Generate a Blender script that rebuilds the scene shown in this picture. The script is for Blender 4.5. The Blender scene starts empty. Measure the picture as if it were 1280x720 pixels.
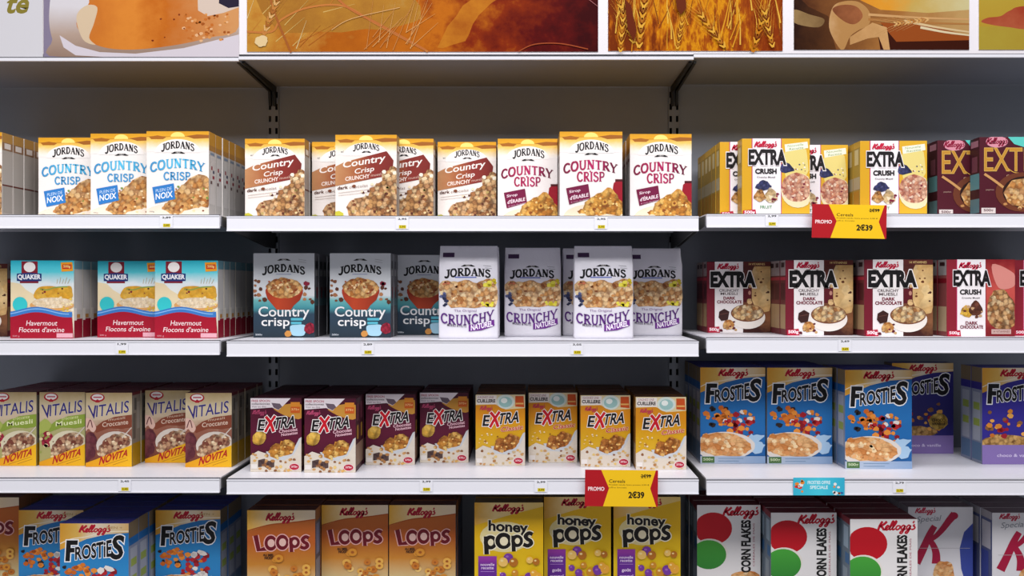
import bpy, bmesh, math, random
from mathutils import Vector, Matrix
from mathutils.geometry import tessellate_polygon
random.seed(7)
scene = bpy.context.scene
COL = scene.collection

# ------------------------------------------------------------------ camera, world, lights, exposure
D = 2.30            # camera distance to the front edge of the shelves
PPM = 450.0         # picture pixels per metre on the front-edge plane
VX, VY = 660.0, 360.0
ZC = 1.50
cam_d = bpy.data.cameras.new('camera')
cam = bpy.data.objects.new('camera', cam_d); COL.objects.link(cam)
cam.location = (0, -D, ZC); cam.rotation_euler = (math.pi/2, 0, 0)
cam_d.sensor_width = 36.0
cam_d.lens = 36.0*(D*PPM)/1280.0
cam_d.shift_x = -(VX-640)/1280.0
cam_d.clip_start = 0.02
scene.camera = cam

w = bpy.data.worlds.new('world'); scene.world = w; w.use_nodes = True
w.node_tree.nodes['Background'].inputs[0].default_value = (0.93, 0.95, 1.0, 1)
w.node_tree.nodes['Background'].inputs[1].default_value = 0.18
def area(name, loc, target, sx, sy, power, col=(1, 1, 1)):
    l = bpy.data.lights.new(name, 'AREA'); l.shape = 'RECTANGLE'; l.size = sx; l.size_y = sy
    l.energy = power; l.color = col
    o = bpy.data.objects.new(name, l); COL.objects.link(o); o.location = loc
    o.rotation_euler = (Vector(target)-Vector(loc)).to_track_quat('-Z', 'Y').to_euler()
    return o
area('aisle_light', (-0.1, -1.35, 4.2), (-0.1, 0.0, 1.35), 6.0, 0.5, 88, (1.0, 0.975, 0.99))
area('aisle_light', (-0.1, -3.05, 4.2), (-0.1, 0.0, 1.2), 6.0, 1.1, 200, (1.0, 0.975, 0.99))
scene.view_settings.view_transform = 'Standard'
scene.view_settings.look = 'None'
scene.view_settings.gamma = 1.0
scene.view_settings.use_curve_mapping = False
scene.view_settings.exposure = -0.15

# ------------------------------------------------------------------ materials
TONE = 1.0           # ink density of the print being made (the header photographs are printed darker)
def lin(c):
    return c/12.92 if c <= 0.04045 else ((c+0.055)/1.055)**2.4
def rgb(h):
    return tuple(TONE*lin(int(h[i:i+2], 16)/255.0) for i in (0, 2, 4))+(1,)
MATS = {}
def new_mat(name, rough=0.5, spec=0.3):
    m = bpy.data.materials.new(name); m.use_nodes = True
    b = m.node_tree.nodes['Principled BSDF']
    b.inputs['Roughness'].default_value = rough
    b.inputs['Specular IOR Level'].default_value = spec if TONE == 1.0 else .04
    return m, m.node_tree.nodes, m.node_tree.links, b
def flat(h, rough=0.5, spec=0.3, metal=0.0):
    k = ('flat', h, rough, spec, metal, TONE)
    if k not in MATS:
        m, n, l, b = new_mat('print_'+h, rough, spec)
        b.inputs['Base Color'].default_value = rgb(h); b.inputs['Metallic'].default_value = metal
        MATS[k] = m
    return MATS[k]
def ramp(n, stops, interp='LINEAR'):
    r = n.new('ShaderNodeValToRGB'); r.color_ramp.interpolation = interp
    e = r.color_ramp.elements
    while len(e) < len(stops): e.new(0.5)
    for i, (p, c) in enumerate(stops):
        e[i].position = p; e[i].color = rgb(c)
    return r
def grad(stops, axis='y', size=100.0, noise=0.0, nscale=1.0, stretch=1.0, tint=None):
    """printed colour blend along the canvas (UV holds the canvas position in pixels)"""
    k = ('grad', tuple(stops), axis, size, noise, nscale, stretch, TONE)
    if k not in MATS:
        m, n, l, b = new_mat('printed_blend', 0.45, 0.3)
        uv = n.new('ShaderNodeUVMap'); sp = n.new('ShaderNodeSeparateXYZ'); l.new(uv.outputs[0], sp.inputs[0])
        d = n.new('ShaderNodeMath'); d.operation = 'DIVIDE'; d.inputs[1].default_value = size
        l.new(sp.outputs[0 if axis == 'x' else 1], d.inputs[0])
        src = d.outputs[0]
        if noise:
            mp = n.new('ShaderNodeMapping'); mp.inputs['Scale'].default_value = (nscale, nscale*stretch, 1)
            l.new(uv.outputs[0], mp.inputs[0])
            t = n.new('ShaderNodeTexNoise'); t.inputs['Scale'].default_value = 1.0; t.inputs['Detail'].default_value = 7; t.inputs['Roughness'].default_value = .62
            l.new(mp.outputs[0], t.inputs['Vector'])
            a = n.new('ShaderNodeMath'); a.operation = 'MULTIPLY_ADD'; a.inputs[1].default_value = noise
            s2 = n.new('ShaderNodeMath'); s2.operation = 'SUBTRACT'; s2.inputs[1].default_value = 0.5
            l.new(t.outputs[0], s2.inputs[0]); l.new(s2.outputs[0], a.inputs[0]); l.new(src, a.inputs[2])
            src = a.outputs[0]
        r = ramp(n, stops); l.new(src, r.inputs[0]); l.new(r.outputs[0], b.inputs['Base Color'])
        MATS[k] = m
    return MATS[k]
def food(cols, cell=4.0, gap='3a1c0c', amt=0.55, stretch=1.0):
    """photograph of cereal pieces: voronoi pieces with darker gaps"""
    k = ('food', tuple(cols), cell, gap, amt, stretch)
    if k not in MATS:
        m, n, l, b = new_mat('cereal_picture', 0.5, 0.25)
        uv = n.new('ShaderNodeUVMap')
        mp = n.new('ShaderNodeMapping'); cell *= 1.25; mp.inputs['Scale'].default_value = (1.0/cell, stretch/cell, 1)
        l.new(uv.outputs[0], mp.inputs[0])
        nz = n.new('ShaderNodeTexNoise'); nz.inputs['Scale'].default_value = 1.6; nz.inputs['Detail'].default_value = 3
        l.new(mp.outputs[0], nz.inputs['Vector'])
        mx = n.new('ShaderNodeMix'); mx.data_type = 'RGBA'; mx.blend_type = 'ADD'; mx.inputs[0].default_value = 0.8
        l.new(mp.outputs[0], mx.inputs[6]); l.new(nz.outputs['Color'], mx.inputs[7])
        v = n.new('ShaderNodeTexVoronoi'); v.inputs['Scale'].default_value = 1.0
        l.new(mx.outputs[2], v.inputs['Vector'])
        sp = n.new('ShaderNodeSeparateColor'); l.new(v.outputs['Color'], sp.inputs[0])
        st = [(i/max(1, len(cols)-1), c) for i, c in enumerate(cols)]
        r = ramp(n, st); l.new(sp.outputs[0], r.inputs[0])
        g = n.new('ShaderNodeMapRange'); g.inputs[1].default_value = 0.36; g.inputs[2].default_value = 0.72
        g.inputs[3].default_value = 0.0; g.inputs[4].default_value = amt
        l.new(v.outputs['Distance'], g.inputs[0])
        m2 = n.new('ShaderNodeMix'); m2.data_type = 'RGBA'; l.new(g.outputs[0], m2.inputs[0])
        l.new(r.outputs[0], m2.inputs[6]); m2.inputs[7].default_value = rgb(gap)
        n2 = n.new('ShaderNodeTexNoise'); n2.inputs['Scale'].default_value = 2.3; n2.inputs['Detail'].default_value = 3
        l.new(mp.outputs[0], n2.inputs['Vector'])
        mr = n.new('ShaderNodeMapRange'); mr.inputs[1].default_value = .3; mr.inputs[2].default_value = .7; mr.inputs[3].default_value = .8; mr.inputs[4].default_value = 1.12
        l.new(n2.outputs[0], mr.inputs[0])
        hs = n.new('ShaderNodeHueSaturation'); l.new(m2.outputs[2], hs.inputs['Color']); l.new(mr.outputs[0], hs.inputs['Value'])
        l.new(hs.outputs[0], b.inputs['Base Color'])
        MATS[k] = m
    return MATS[k]
def paint(name, h, rough=0.45, spec=0.4, metal=0.0, var=0.06, scale=14):
    k = ('paint', name)
    if k not in MATS:
        m, n, l, b = new_mat(name, rough, spec)
        b.inputs['Metallic'].default_value = metal
        tc = n.new('ShaderNodeTexCoord'); t = n.new('ShaderNodeTexNoise'); t.inputs['Scale'].default_value = scale
        t.inputs['Detail'].default_value = 5
        l.new(tc.outputs['Object'], t.inputs['Vector'])
        hs = n.new('ShaderNodeHueSaturation'); hs.inputs['Color'].default_value = rgb(h)
        mr = n.new('ShaderNodeMapRange'); mr.inputs[3].default_value = 1-var; mr.inputs[4].default_value = 1+var
        l.new(t.outputs[0], mr.inputs[0]); l.new(mr.outputs[0], hs.inputs['Value'])
        l.new(hs.outputs[0], b.inputs['Base Color'])
        MATS[k] = m
    return MATS[k]

# ------------------------------------------------------------------ text and strokes in 2-D
def catmull(pts, k=6, closed=False):
    if len(pts) < 3: return list(pts)
    out = []
    n = len(pts)
    P = (lambda i: pts[i % n]) if closed else (lambda i: pts[max(0, min(n-1, i))])
    for i in range(n if closed else n-1):
        p0, p1, p2, p3 = P(i-1), P(i), P(i+1), P(i+2)
        for j in range(k):
            t = j/k
            out.append(tuple(0.5*((2*p1[a])+(-p0[a]+p2[a])*t+(2*p0[a]-5*p1[a]+4*p2[a]-p3[a])*t*t+(-p0[a]+3*p1[a]-3*p2[a]+p3[a])*t**3) for a in (0, 1)))
    if not closed: out.append(tuple(pts[-1]))
    return out
def stroke_geo(pts, w0, w1=None, smooth=True):
    """a brush stroke of changing width as quads with blunt ends"""
    w1 = w0 if w1 is None else w1
    p = catmull(pts, 6) if smooth and len(pts) > 2 else [tuple(q) for q in pts]
    V = []; F = []
    n = len(p)
    for i, (x, y) in enumerate(p):
        a = p[max(0, i-1)]; b = p[min(n-1, i+1)]
        dx, dy = b[0]-a[0], b[1]-a[1]; L = math.hypot(dx, dy) or 1
        nx, ny = -dy/L, dx/L
        hw = (w0+(w1-w0)*i/max(1, n-1))/2
        V += [(x+nx*hw, y+ny*hw), (x-nx*hw, y-ny*hw)]
        if i: F.append((2*i-2, 2*i-1, 2*i+1, 2*i))
    return V, F
GLY = {}
def glyphs(s, bold):
    k = (s, round(bold, 4))
    if k not in GLY:
        c = bpy.data.curves.new('t', 'FONT'); c.body = s; c.size = 1; c.offset = bold; c.resolution_u = 3
        o = bpy.data.objects.new('t', c); COL.objects.link(o)
        dg = bpy.context.evaluated_depsgraph_get(); dg.update()
        me = bpy.data.meshes.new_from_object(o.evaluated_get(dg))
        V = [(v.co.x, v.co.y) for v in me.vertices]; F = [tuple(p.vertices) for p in me.polygons]
        bpy.data.objects.remove(o); bpy.data.curves.remove(c); bpy.data.meshes.remove(me)
        GLY[k] = (V, F)
    return GLY[k]
SCRIPT = [
 [(0.9,3.5),(0.55,1.8),(0.5,0.1)], [(2.0,3.4),(1.4,2.3),(0.6,1.6)], [(0.7,1.7),(1.3,1.2),(1.9,0.1)],
 [(1.9,0.1),(2.5,1.0),(2.75,1.6),(2.45,1.9),(2.15,1.4),(2.15,0.6),(2.5,0.15),(3.0,0.6)],
 [(3.0,0.6),(3.5,2.1),(3.65,3.2),(3.4,3.5),(3.2,2.6),(3.1,1.0),(3.3,0.2),(3.7,0.6)],
 [(3.7,0.6),(4.2,2.1),(4.35,3.2),(4.1,3.5),(3.9,2.6),(3.8,1.0),(4.0,0.2),(4.5,0.6)],
 [(5.2,1.7),(4.75,1.5),(4.65,0.7),(5.0,0.15),(5.45,0.6),(5.5,1.4),(5.2,1.75)],
 [(6.6,1.5),(6.2,1.8),(5.85,1.2),(5.95,0.4),(6.35,0.4),(6.65,1.6)], [(6.7,1.7),(6.6,0.0),(6.35,-1.2),(5.9,-1.1),(6.1,-0.4),(7.0,0.4)],
 [(7.9,1.5),(7.5,1.8),(7.15,1.2),(7.25,0.4),(7.65,0.4),(7.95,1.6)], [(8.0,1.7),(7.9,0.0),(7.65,-1.2),(7.2,-1.1),(7.4,-0.4),(8.3,0.5)],
 [(8.5,3.3),(8.35,2.5)],
 [(8.9,2.0),(8.6,1.5),(9.1,1.0),(9.0,0.3),(8.4,0.1)],
]
def _s(*a): return (list(a[:-1]), a[-1], False)
def _c(*a): return (list(a[:-1]), a[-1], True)
SLAB = {
 'J': (.80, [_c((.55,1),(.55,.6),(.54,.25),(.38,.0),(.14,.04),(.1,.2),.2), _s((.28,1),(.8,1),.09)]),
 'O': (.98, [_c((.45,1),(.2,.9),(.08,.5),(.2,.1),(.45,0),(.7,.1),(.83,.5),(.7,.9),(.45,1),.18)]),
 'R': (.95, [_s((.22,0),(.22,1),.2), _c((.2,.96),(.58,.95),(.72,.75),(.58,.53),(.2,.5),.13), _s((.42,.5),(.8,.02),.19), _s((.04,0),(.42,0),.09), _s((.04,1),(.34,1),.09), _s((.66,0),(.98,0),.09)]),
 'D': (.95, [_s((.22,0),(.22,1),.2), _c((.2,.96),(.55,.93),(.8,.5),(.55,.07),(.2,.04),.17), _s((.04,0),(.3,0),.09), _s((.04,1),(.3,1),.09)]),
 'A': (.98, [_s((.14,0),(.46,1),.10), _s((.46,1),(.8,0),.21), _s((.24,.33),(.66,.33),.09), _s((0,0),(.3,0),.09), _s((.6,0),(1.0,0),.09)]),
 'N': (.98, [_s((.18,0),(.18,1),.11), _s((.18,1),(.76,0),.21), _s((.76,0),(.76,1),.11), _s((.02,0),(.36,0),.09), _s((.02,1),(.28,1),.09), _s((.6,1),(.94,1),.09)]),
 'S': (.80, [_c((.66,.8),(.48,.97),(.2,.92),(.13,.72),(.3,.57),(.56,.45),(.68,.25),(.52,.04),(.24,.02),(.08,.2),.16)]),
 'C': (.90, [_c((.78,.8),(.55,.98),(.25,.9),(.1,.5),(.25,.1),(.55,.02),(.8,.2),.17)]),
 'U': (.95, [_c((.18,1),(.18,.5),(.24,.12),(.45,.0),(.68,.12),(.74,.5),(.74,1),.15), _s((.02,1),(.36,1),.08), _s((.6,1),(.92,1),.08)]),
 'T': (.85, [_s((.42,0),(.42,1),.17), _s((.04,.96),(.8,.96),.12), _s((.26,0),(.6,0),.08)]),
 'Y': (.88, [_s((.1,1),(.43,.45),.17), _s((.8,1),(.45,.45),.11), _s((.43,0),(.43,.5),.16), _s((.26,0),(.62,0),.08), _s((-.02,1),(.24,1),.08), _s((.66,1),(.94,1),.08)]),
 'I': (.48, [_s((.22,0),(.22,1),.17), _s((.06,0),(.4,0),.08), _s((.06,1),(.4,1),.08)]),
 'P': (.82, [_s((.2,0),(.2,1),.17), _c((.2,.96),(.58,.95),(.72,.72),(.58,.48),(.2,.45),.14), _s((.04,0),(.4,0),.08), _s((.04,1),(.3,1),.08)]),
 'H': (.98, [_s((.2,0),(.2,1),.16), _s((.76,0),(.76,1),.16), _s((.2,.5),(.76,.5),.12), _s((.04,0),(.38,0),.08), _s((.04,1),(.38,1),.08), _s((.6,0),(.92,0),.08), _s((.6,1),(.92,1),.08)]),
}
CUR = {'e': [[(0.0,1.0),(0.7,1.2),(0.9,1.7),(0.5,2.0),(0.2,1.4),(0.3,0.5),(0.8,0.3),(1.2,0.8)]]}

class Art:
    """artwork of one pack, drawn on a canvas of W x H picture pixels, y down; grouped into named parts"""
    def __init__(s, W, H, T=0.05):
        s.W, s.H, s.T = W, H, T; s.parts = {}; s.layer = 0; s.surf = None
    def _add(s, part, V, F, m):
        s.layer += 1
        s.parts.setdefault(part, []).append((V, F, m, s.layer))
    def poly(s, pts, m, part='front_print', smooth=False):
        if isinstance(m, str): m = flat(m)
        if smooth: pts = catmull(pts, 5, True)
        pts = [(min(max(x, 0), s.W), min(max(y, 0), s.H)) for x, y in pts]
        tri = tessellate_polygon([[Vector((x, y, 0)) for x, y in pts]])
        s._add(part, pts, [tuple(t) for t in tri], m)
    def rect(s, x0, y0, x1, y1, m, part='front_print'):
        s.poly([(x0, y0), (x1, y0), (x1, y1), (x0, y1)], m, part)
    def ell(s, cx, cy, rx, ry, m, part='front_print', n=20, a0=0, a1=360, wob=0):
        pts = []
        for i in range(n):
            a = math.radians(a0+(a1-a0)*i/(n if a1-a0 >= 360 else n-1))
            k = 1+random.uniform(-wob, wob)
            pts.append((cx+rx*k*math.cos(a), cy+ry*k*math.sin(a)))
        s.poly(pts, m, part)
    def blob(s, pts, m, part='picture', wob=1.3, k=3):
        p = catmull(pts, k, True)
        p = [(x+random.uniform(-wob, wob), y+random.uniform(-wob, wob)) for x, y in p]
        s.poly(p, m, part)
    def bits(s, n, x0, y0, x1, y1, cols, r=1.5, part='picture'):
        """loose cereal pieces"""
        V = {}; 
        for i in range(n):
            cx, cy = random.uniform(x0, x1), random.uniform(y0, y1); c = random.choice(cols)
            a0 = random.uniform(0, 6); rr = r*random.uniform(0.6, 1.2)
            q = [(cx+rr*random.uniform(.7, 1.2)*math.cos(a0+j*1.05), cy+rr*.8*random.uniform(.7, 1.2)*math.sin(a0+j*1.05)) for j in range(6)]
            v, f = V.setdefault(c, ([], [])); b = len(v)
            v += [(min(max(x, 0), s.W), min(max(y, 0), s.H)) for x, y in q]; f.append(tuple(range(b, b+6)))
        for c, (v, f) in V.items(): s._add(part, v, f, flat(c))
    def line(s, pts, wd, m, part='front_print', w1=None, smooth=True):
        if isinstance(m, str): m = flat(m)
        V, F = stroke_geo(pts, wd, w1, smooth); s._add(part, V, F, m)
    def text(s, t, x0, y0, x1, y1, m, part='title', bold=0.02, arch=0, slant=0, rise=0, grow=0, outline=None, ow=0.05, vert=False, bounce=None):
        base, _ = glyphs(t, 0.0)
        bx0, bx1 = min(v[0] for v in base), max(v[0] for v in base)
        by0, by1 = min(v[1] for v in base), max(v[1] for v in base)
        if vert: Wd, Hd = (y1-y0), (x1-x0)
        else: Wd, Hd = (x1-x0), (y1-y0)
        cx, cy = (x0+x1)/2, (y0+y1)/2
        def mp(v):
            u = (v[0]-bx0)/(bx1-bx0)-0.5; q = (v[1]-by0)/(by1-by0)-0.5
            h = Hd*(1+grow*u*2)
            X = u*Wd+slant*q*Hd; Y = q*h+arch*(1-4*u*u)-arch*0.5+rise*u
            if bounce: Y += bounce*math.sin(u*len(t)*math.pi)
            if vert: return (cx-Y, cy-X)
            return (cx+X, cy-Y)
        for bb, mm in (([(bold+ow, outline)] if outline else [])+[(bold, m)]):
            V, F = glyphs(t, bb)
            if isinstance(mm, str): mm = flat(mm)
            s._add(part, [mp(v) for v in V], F, mm)
    def slab(s, t, x0, y0, x1, y1, m, part='title', wk=1.0, arch=0, rise=0, serif=1.0):
        """serif capitals drawn with thick and thin strokes"""
        wid = sum(SLAB[c][0] for c in t); W, H = x1-x0, y1-y0; cx, cy = (x0+x1)/2, (y0+y1)/2
        if isinstance(m, str): m = flat(m)
        V, F = [], []; px = 0
        sc = min(W/wid, H)
        for c in t:
            cw, strokes = SLAB[c]
            for pts, w_, curve in strokes:
                def mp(p):
                    u = (px+p[0]-.04)/wid-.5; q = p[1]-.5
                    return (cx+u*W, cy-(q*H+arch*(1-4*u*u)-arch*.5+rise*u))
                thin = w_ < .1
                pp = [mp(p) for p in pts]
                if not curve and len(pts) == 2 and not thin: pp = [mp((pts[0][0]+(pts[1][0]-pts[0][0])*k/3, pts[0][1]+(pts[1][1]-pts[0][1])*k/3)) for k in range(4)]
                v, f = stroke_geo(pp, w_*sc*(serif if thin else wk), None, curve)
                b = len(V); V += v; F += [tuple(i+b for i in q) for q in f]
            px += cw
        s._add(part, V, F, m)
    def script(s, x0, y0, x1, y1, m, part='logo', wd=None, outline=None):
        """the cursive cereal maker's signature"""
        W, H = x1-x0, y1-y0; wd = wd or H*0.13
        def mp(p):
            q = (p[1]+1.2)/4.7
            return (x0+W*(p[0]-0.3+0.9*(q-0.5))/9.2, y1-H*q-(p[0]/9.0)*H*0.08)
        for ww, mm in (([(wd*2.2, outline)] if outline else [])+[(wd, m)]):
            V, F = [], []
            for k, st in enumerate(SCRIPT):
                v, f = stroke_geo([mp(p) for p in st], ww*(1.5 if k < 3 else 1.0))
                b = len(V); V += v; F += [tuple(i+b for i in q) for q in f]
            s._add(part, V, F, flat(mm))
    def build(s, off=0.0002, step=0.00007):
        """one mesh per named part, standing in front of the pack's front face (y = 0)"""
        out = []
        for name, L in s.parts.items():
            me = bpy.data.meshes.new(name); V = []; F = []; MI = []; mats = []; UV = []
            for v, f, m, lay in L:
                if m not in mats: mats.append(m)
                mi = mats.index(m); b = len(V)
                for (x, y) in v:
                    z = (s.H-y)/PPM; yy = s.surf(z) if s.surf else 0.0
                    x = min(max(x, 0.0), s.W); y = min(max(y, 0.0), s.H)
                    V.append(((x-s.W/2)/PPM, yy-off-step*lay, z)); UV.append((x, y))
                for q in f:
                    F.append(tuple(i+b for i in q)); MI.append(mi)
            me.from_pydata(V, [], F)
            for m in mats: me.materials.append(m)
            ul = me.uv_layers.new(name='UVMap')
            for p in me.polygons:
                p.material_index = MI[p.index]
                for li in p.loop_indices: ul.data[li].uv = UV[me.loops[li].vertex_index]
            # all print faces look at the customer
            bm = bmesh.new(); bm.from_mesh(me)
            for fc in bm.faces:
                fc.normal_update()
                if fc.normal.y > 0: fc.normal_flip()
            bm.to_mesh(me); bm.free()
            out.append((name, me))
        return out

# ------------------------------------------------------------------ objects
def tag(o, label=None, cat=None, group=None, kind=None):
    if label: o['label'] = label
    if cat: o['category'] = cat
    if group: o['group'] = group
    if kind: o['kind'] = kind
    return o
def link(name, me, parent=None, loc=None):
    o = bpy.data.objects.new(name, me); COL.objects.link(o)
    if parent: o.parent = parent
    if loc: o.location = loc
    return o
def empty(name, loc=(0, 0, 0)):
    o = bpy.data.objects.new(name, None); COL.objects.link(o); o.location = loc; o.empty_display_size = 0.05
    return o
def box_bm(bm, x0, y0, z0, x1, y1, z1, mi=0, bevel=0.0):
    vs = [bm.verts.new((x, y, z)) for x in (x0, x1) for y in (y0, y1) for z in (z0, z1)]
    idx = [(0, 1, 3, 2), (4, 6, 7, 5), (0, 4, 5, 1), (2, 3, 7, 6), (0, 2, 6, 4), (1, 5, 7, 3)]
    fs = []
    for q in idx:
        f = bm.faces.new([vs[i] for i in q]); f.material_index = mi; fs.append(f)
    if bevel:
        es = list({e for f in fs for e in f.edges})
        bmesh.ops.bevel(bm, geom=es, offset=bevel, segments=2, affect='EDGES', profile=0.6)
    return fs
def mesh_from(bm, name, mats):
    bmesh.ops.recalc_face_normals(bm, faces=bm.faces[:])
    me = bpy.data.meshes.new(name); bm.to_mesh(me); bm.free()
    for m in mats: me.materials.append(m)
    return me
def quad(bm, pts, mi):
    f = bm.faces.new([bm.verts.new(p) for p in pts]); f.material_index = mi; return f

def carton_mesh(A, front, side, top, bands=(), marks=()):
    """printed folding carton: bevelled body, overlapping top flap, printed bands and marks on both side walls"""
    W, H, T = A.W/PPM, A.H/PPM, A.T
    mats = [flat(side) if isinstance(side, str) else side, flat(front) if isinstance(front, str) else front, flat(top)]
    bm = bmesh.new()
    box_bm(bm, -W/2, 0, 0, W/2, T, H-0.0008, 0, 0.0009)
    for f in bm.faces:
        n = f.normal; f.normal_update(); n = f.normal
        if n.y < -0.9: f.material_index = 1
        elif n.z > 0.9: f.material_index = 2
    box_bm(bm, -W/2+0.0012, 0.0012, H-0.0012, W/2-0.0012, T*0.72, H, 2)        # closing flap
    tab = len(mats); mats.append(flat('7a6f62'))
    quad(bm, [(-W*0.12, T*0.72, H+0.0001), (W*0.12, T*0.72, H+0.0001), (W*0.10, T*0.8, H+0.0001-0.0008), (-W*0.10, T*0.8, H+0.0001-0.0008)], tab)
    k = 0
    for (y0, y1, c, i0, i1) in [(b[0], b[1], b[2], 0.0, 1.0) for b in bands]+[m for m in marks]:
        k += 1
        m = flat(c) if isinstance(c, str) else c
        if m not in mats: mats.append(m)
        mi = mats.index(m); z0, z1 = H-y1/PPM, H-y0/PPM
        t0, t1 = T*(0.02+0.96*i0), T*(0.02+0.96*i1); e = 0.00012+0.00008*k
        for sx in (-1, 1):
            quad(bm, [(sx*(W/2+e), t0, z0), (sx*(W/2+e), t1, z0), (sx*(W/2+e), t1, z1), (sx*(W/2+e), t0, z1)], mi)
    return mesh_from(bm, 'carton', mats)

# ------------------------------------------------------------------ pack designs
TAN = food(['8a5a2a', 'c98f4e', 'e2b578', 'b0743a', 'f0cf98'], 4.2)
OATS = food(['b87438', 'd69c58', 'e4b878', 'c48448', 'ecc890', 'a06030'], 5.0, '5a2c14', 0.6)
DARKC = food(['8a5834', 'c8965c', 'dfb684', 'a87044', 'eacf9f'], 4.6, '3a1a0e', 0.7)
PINKC = food(['a85a4a', 'd89a78', 'e8c0a0', 'c07a60', 'f0d8c0'], 3.6, '7a2a2a', 0.5)
FLAKE = food(['c87838', 'e0a060', 'f0c48a', 'd08848', 'f6dcae'], 7.0, 'a05a28', 0.45, 1.6)
GOLDC = food(['b8742c', 'd89c44', 'e8bc68', 'c88838', 'a0602a'], 4.6, '5a300c', 0.6)
BERRY = food(['2a2c50', '44487a', '20223c', '5a5a88'], 3.4, '14142a', 0.5)
REDB = food(['8a1a30', 'b83048', '70142a'], 3.0, '4a0a18', 0.5)

def chunky(A, ch, x, y, k, col, out, inner, part='title'):
    """fat cartoon letters with a contour: P and S; k = scale, y = baseline of the bowl"""
    if ch == 'p':
        segs = [([(x+3*k, y-8*k), (x+4*k, y+16*k)], 6*k)]
        for ww, cc in ((2.6, out), (0, col)):
            A.line(segs[0][0], segs[0][1]+ww, cc, part, smooth=False); A.ell(x+9*k, y, 9*k+ww*.6, 9.5*k+ww*.6, cc, part, n=22)
        A.ell(x+9.5*k, y, 3.8*k, 4.6*k, inner, part, n=16)
    else:
        p = [(x+13*k, y-7*k), (x+8*k, y-9*k), (x+3*k, y-5*k), (x+5*k, y-1*k), (x+10*k, y+2*k), (x+11*k, y+6*k), (x+6*k, y+9*k), (x, y+7*k)]
        for ww, cc in ((2.6, out), (0, col)): A.line(p, 5.4*k+ww, cc, part)
def leaf(A, cx, cy, w, c='1c1a1c', part='logo'):
    A.poly([(cx-w/2, cy+1.2), (cx-w*.25, cy-1.2), (cx+w*.25, cy-1.2), (cx+w/2, cy+1.2), (cx+w*.3, cy+1.4), (cx, cy+.6), (cx-w*.3, cy+1.4)], c, part)
    A.text('1855', cx-w*.15, cy-.9, cx+w*.15, cy+.4, 'e8e4e0', part, 0.0)
def gold_top(A, x0=0):
    g = grad([(0.0, 'd89a1c'), (0.2, 'e4a422'), (0.45, 'f0c868'), (0.8, 'f6ecdc'), (1, 'f4eeea')], 'y', 26.0, 0.35, 0.09)
    A.rect(0, 0, A.W, 26, g)
    A.rect(0, 6.2, A.W, 6.9, 'c08420')
    A.poly([(3, 7), (14, 5.2), (25, 7.4), (21, 10), (6, 10)], 'a8641a'); A.poly([(50, 6), (64, 4), (79, 4.6), (79, 8.6), (60, 9.4)], 'a05e1c')
    A.ell(A.W/2, 27, 29, 17, 'f7f1ec', n=30, a0=180, a1=360)
    A.ell(A.W/2, 7, 9, 6, 'fbe27a', n=14, a0=180, a1=360)
def d_walnut():
    A = Art(79, 107); gold_top(A)
    A.slab('JORDANS', 19, 15, 61, 23.5, '17151a', 'logo', 1.4, arch=4.5, serif=1.3); leaf(A, 40, 27, 18)
    c1 = grad([(0, '3c86c0'), (0.5, '5cc4ea'), (1, '3a86bc')], 'x', 79)
    A.slab('COUNTRY', 5, 38, 74, 49, c1, 'title', 1.3, arch=6, serif=.9); A.slab('CRISP', 22, 52, 56, 61.5, '4a98cc', 'title', 1.3, serif=.9)
    A.ell(40, 107, 45, 16, 'efe0cc', 'picture', n=24, a0=180, a1=360)
    A.blob([(19, 97), (27, 90), (33, 82), (38, 74), (48, 66), (58, 58), (68, 55), (80, 60), (80, 94), (70, 96), (58, 99), (45, 103), (36, 105), (28, 103)], OATS)
    A.bits(26, 26, 70, 78, 101, ['f2d8a8', 'a05c28', '7c441e', 'e8be84', '7c9440'], 2.0)
    A.poly([(7.5, 71), (34.6, 66), (36.5, 86), (11, 91.5)], '2f7cc6', 'flash')
    A.text('PLEIN DE', 12, 72, 32, 76, 'cfe4f6', 'flash', 0, rise=3.5); A.text('NOIX', 12, 77.5, 33, 85, 'f4f8ff', 'flash', 0.02, rise=3.5)
    A.text('500g', 4, 101, 10, 103, '8a8a8a', 'weight_mark', 0)
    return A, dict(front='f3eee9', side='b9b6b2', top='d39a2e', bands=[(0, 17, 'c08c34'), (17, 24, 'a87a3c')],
                   marks=[(26, 29, '7a8aa0', .2, .8), (30, 92, 'c6c3c0', .1, .9), (43, 48, '8a2f3a', .3, .5), (48, 52, '4a4a60', .55, .8), (55, 59, '8a2f3a', .5, .8), (62, 66, '5a4040', .2, .45)])
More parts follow.
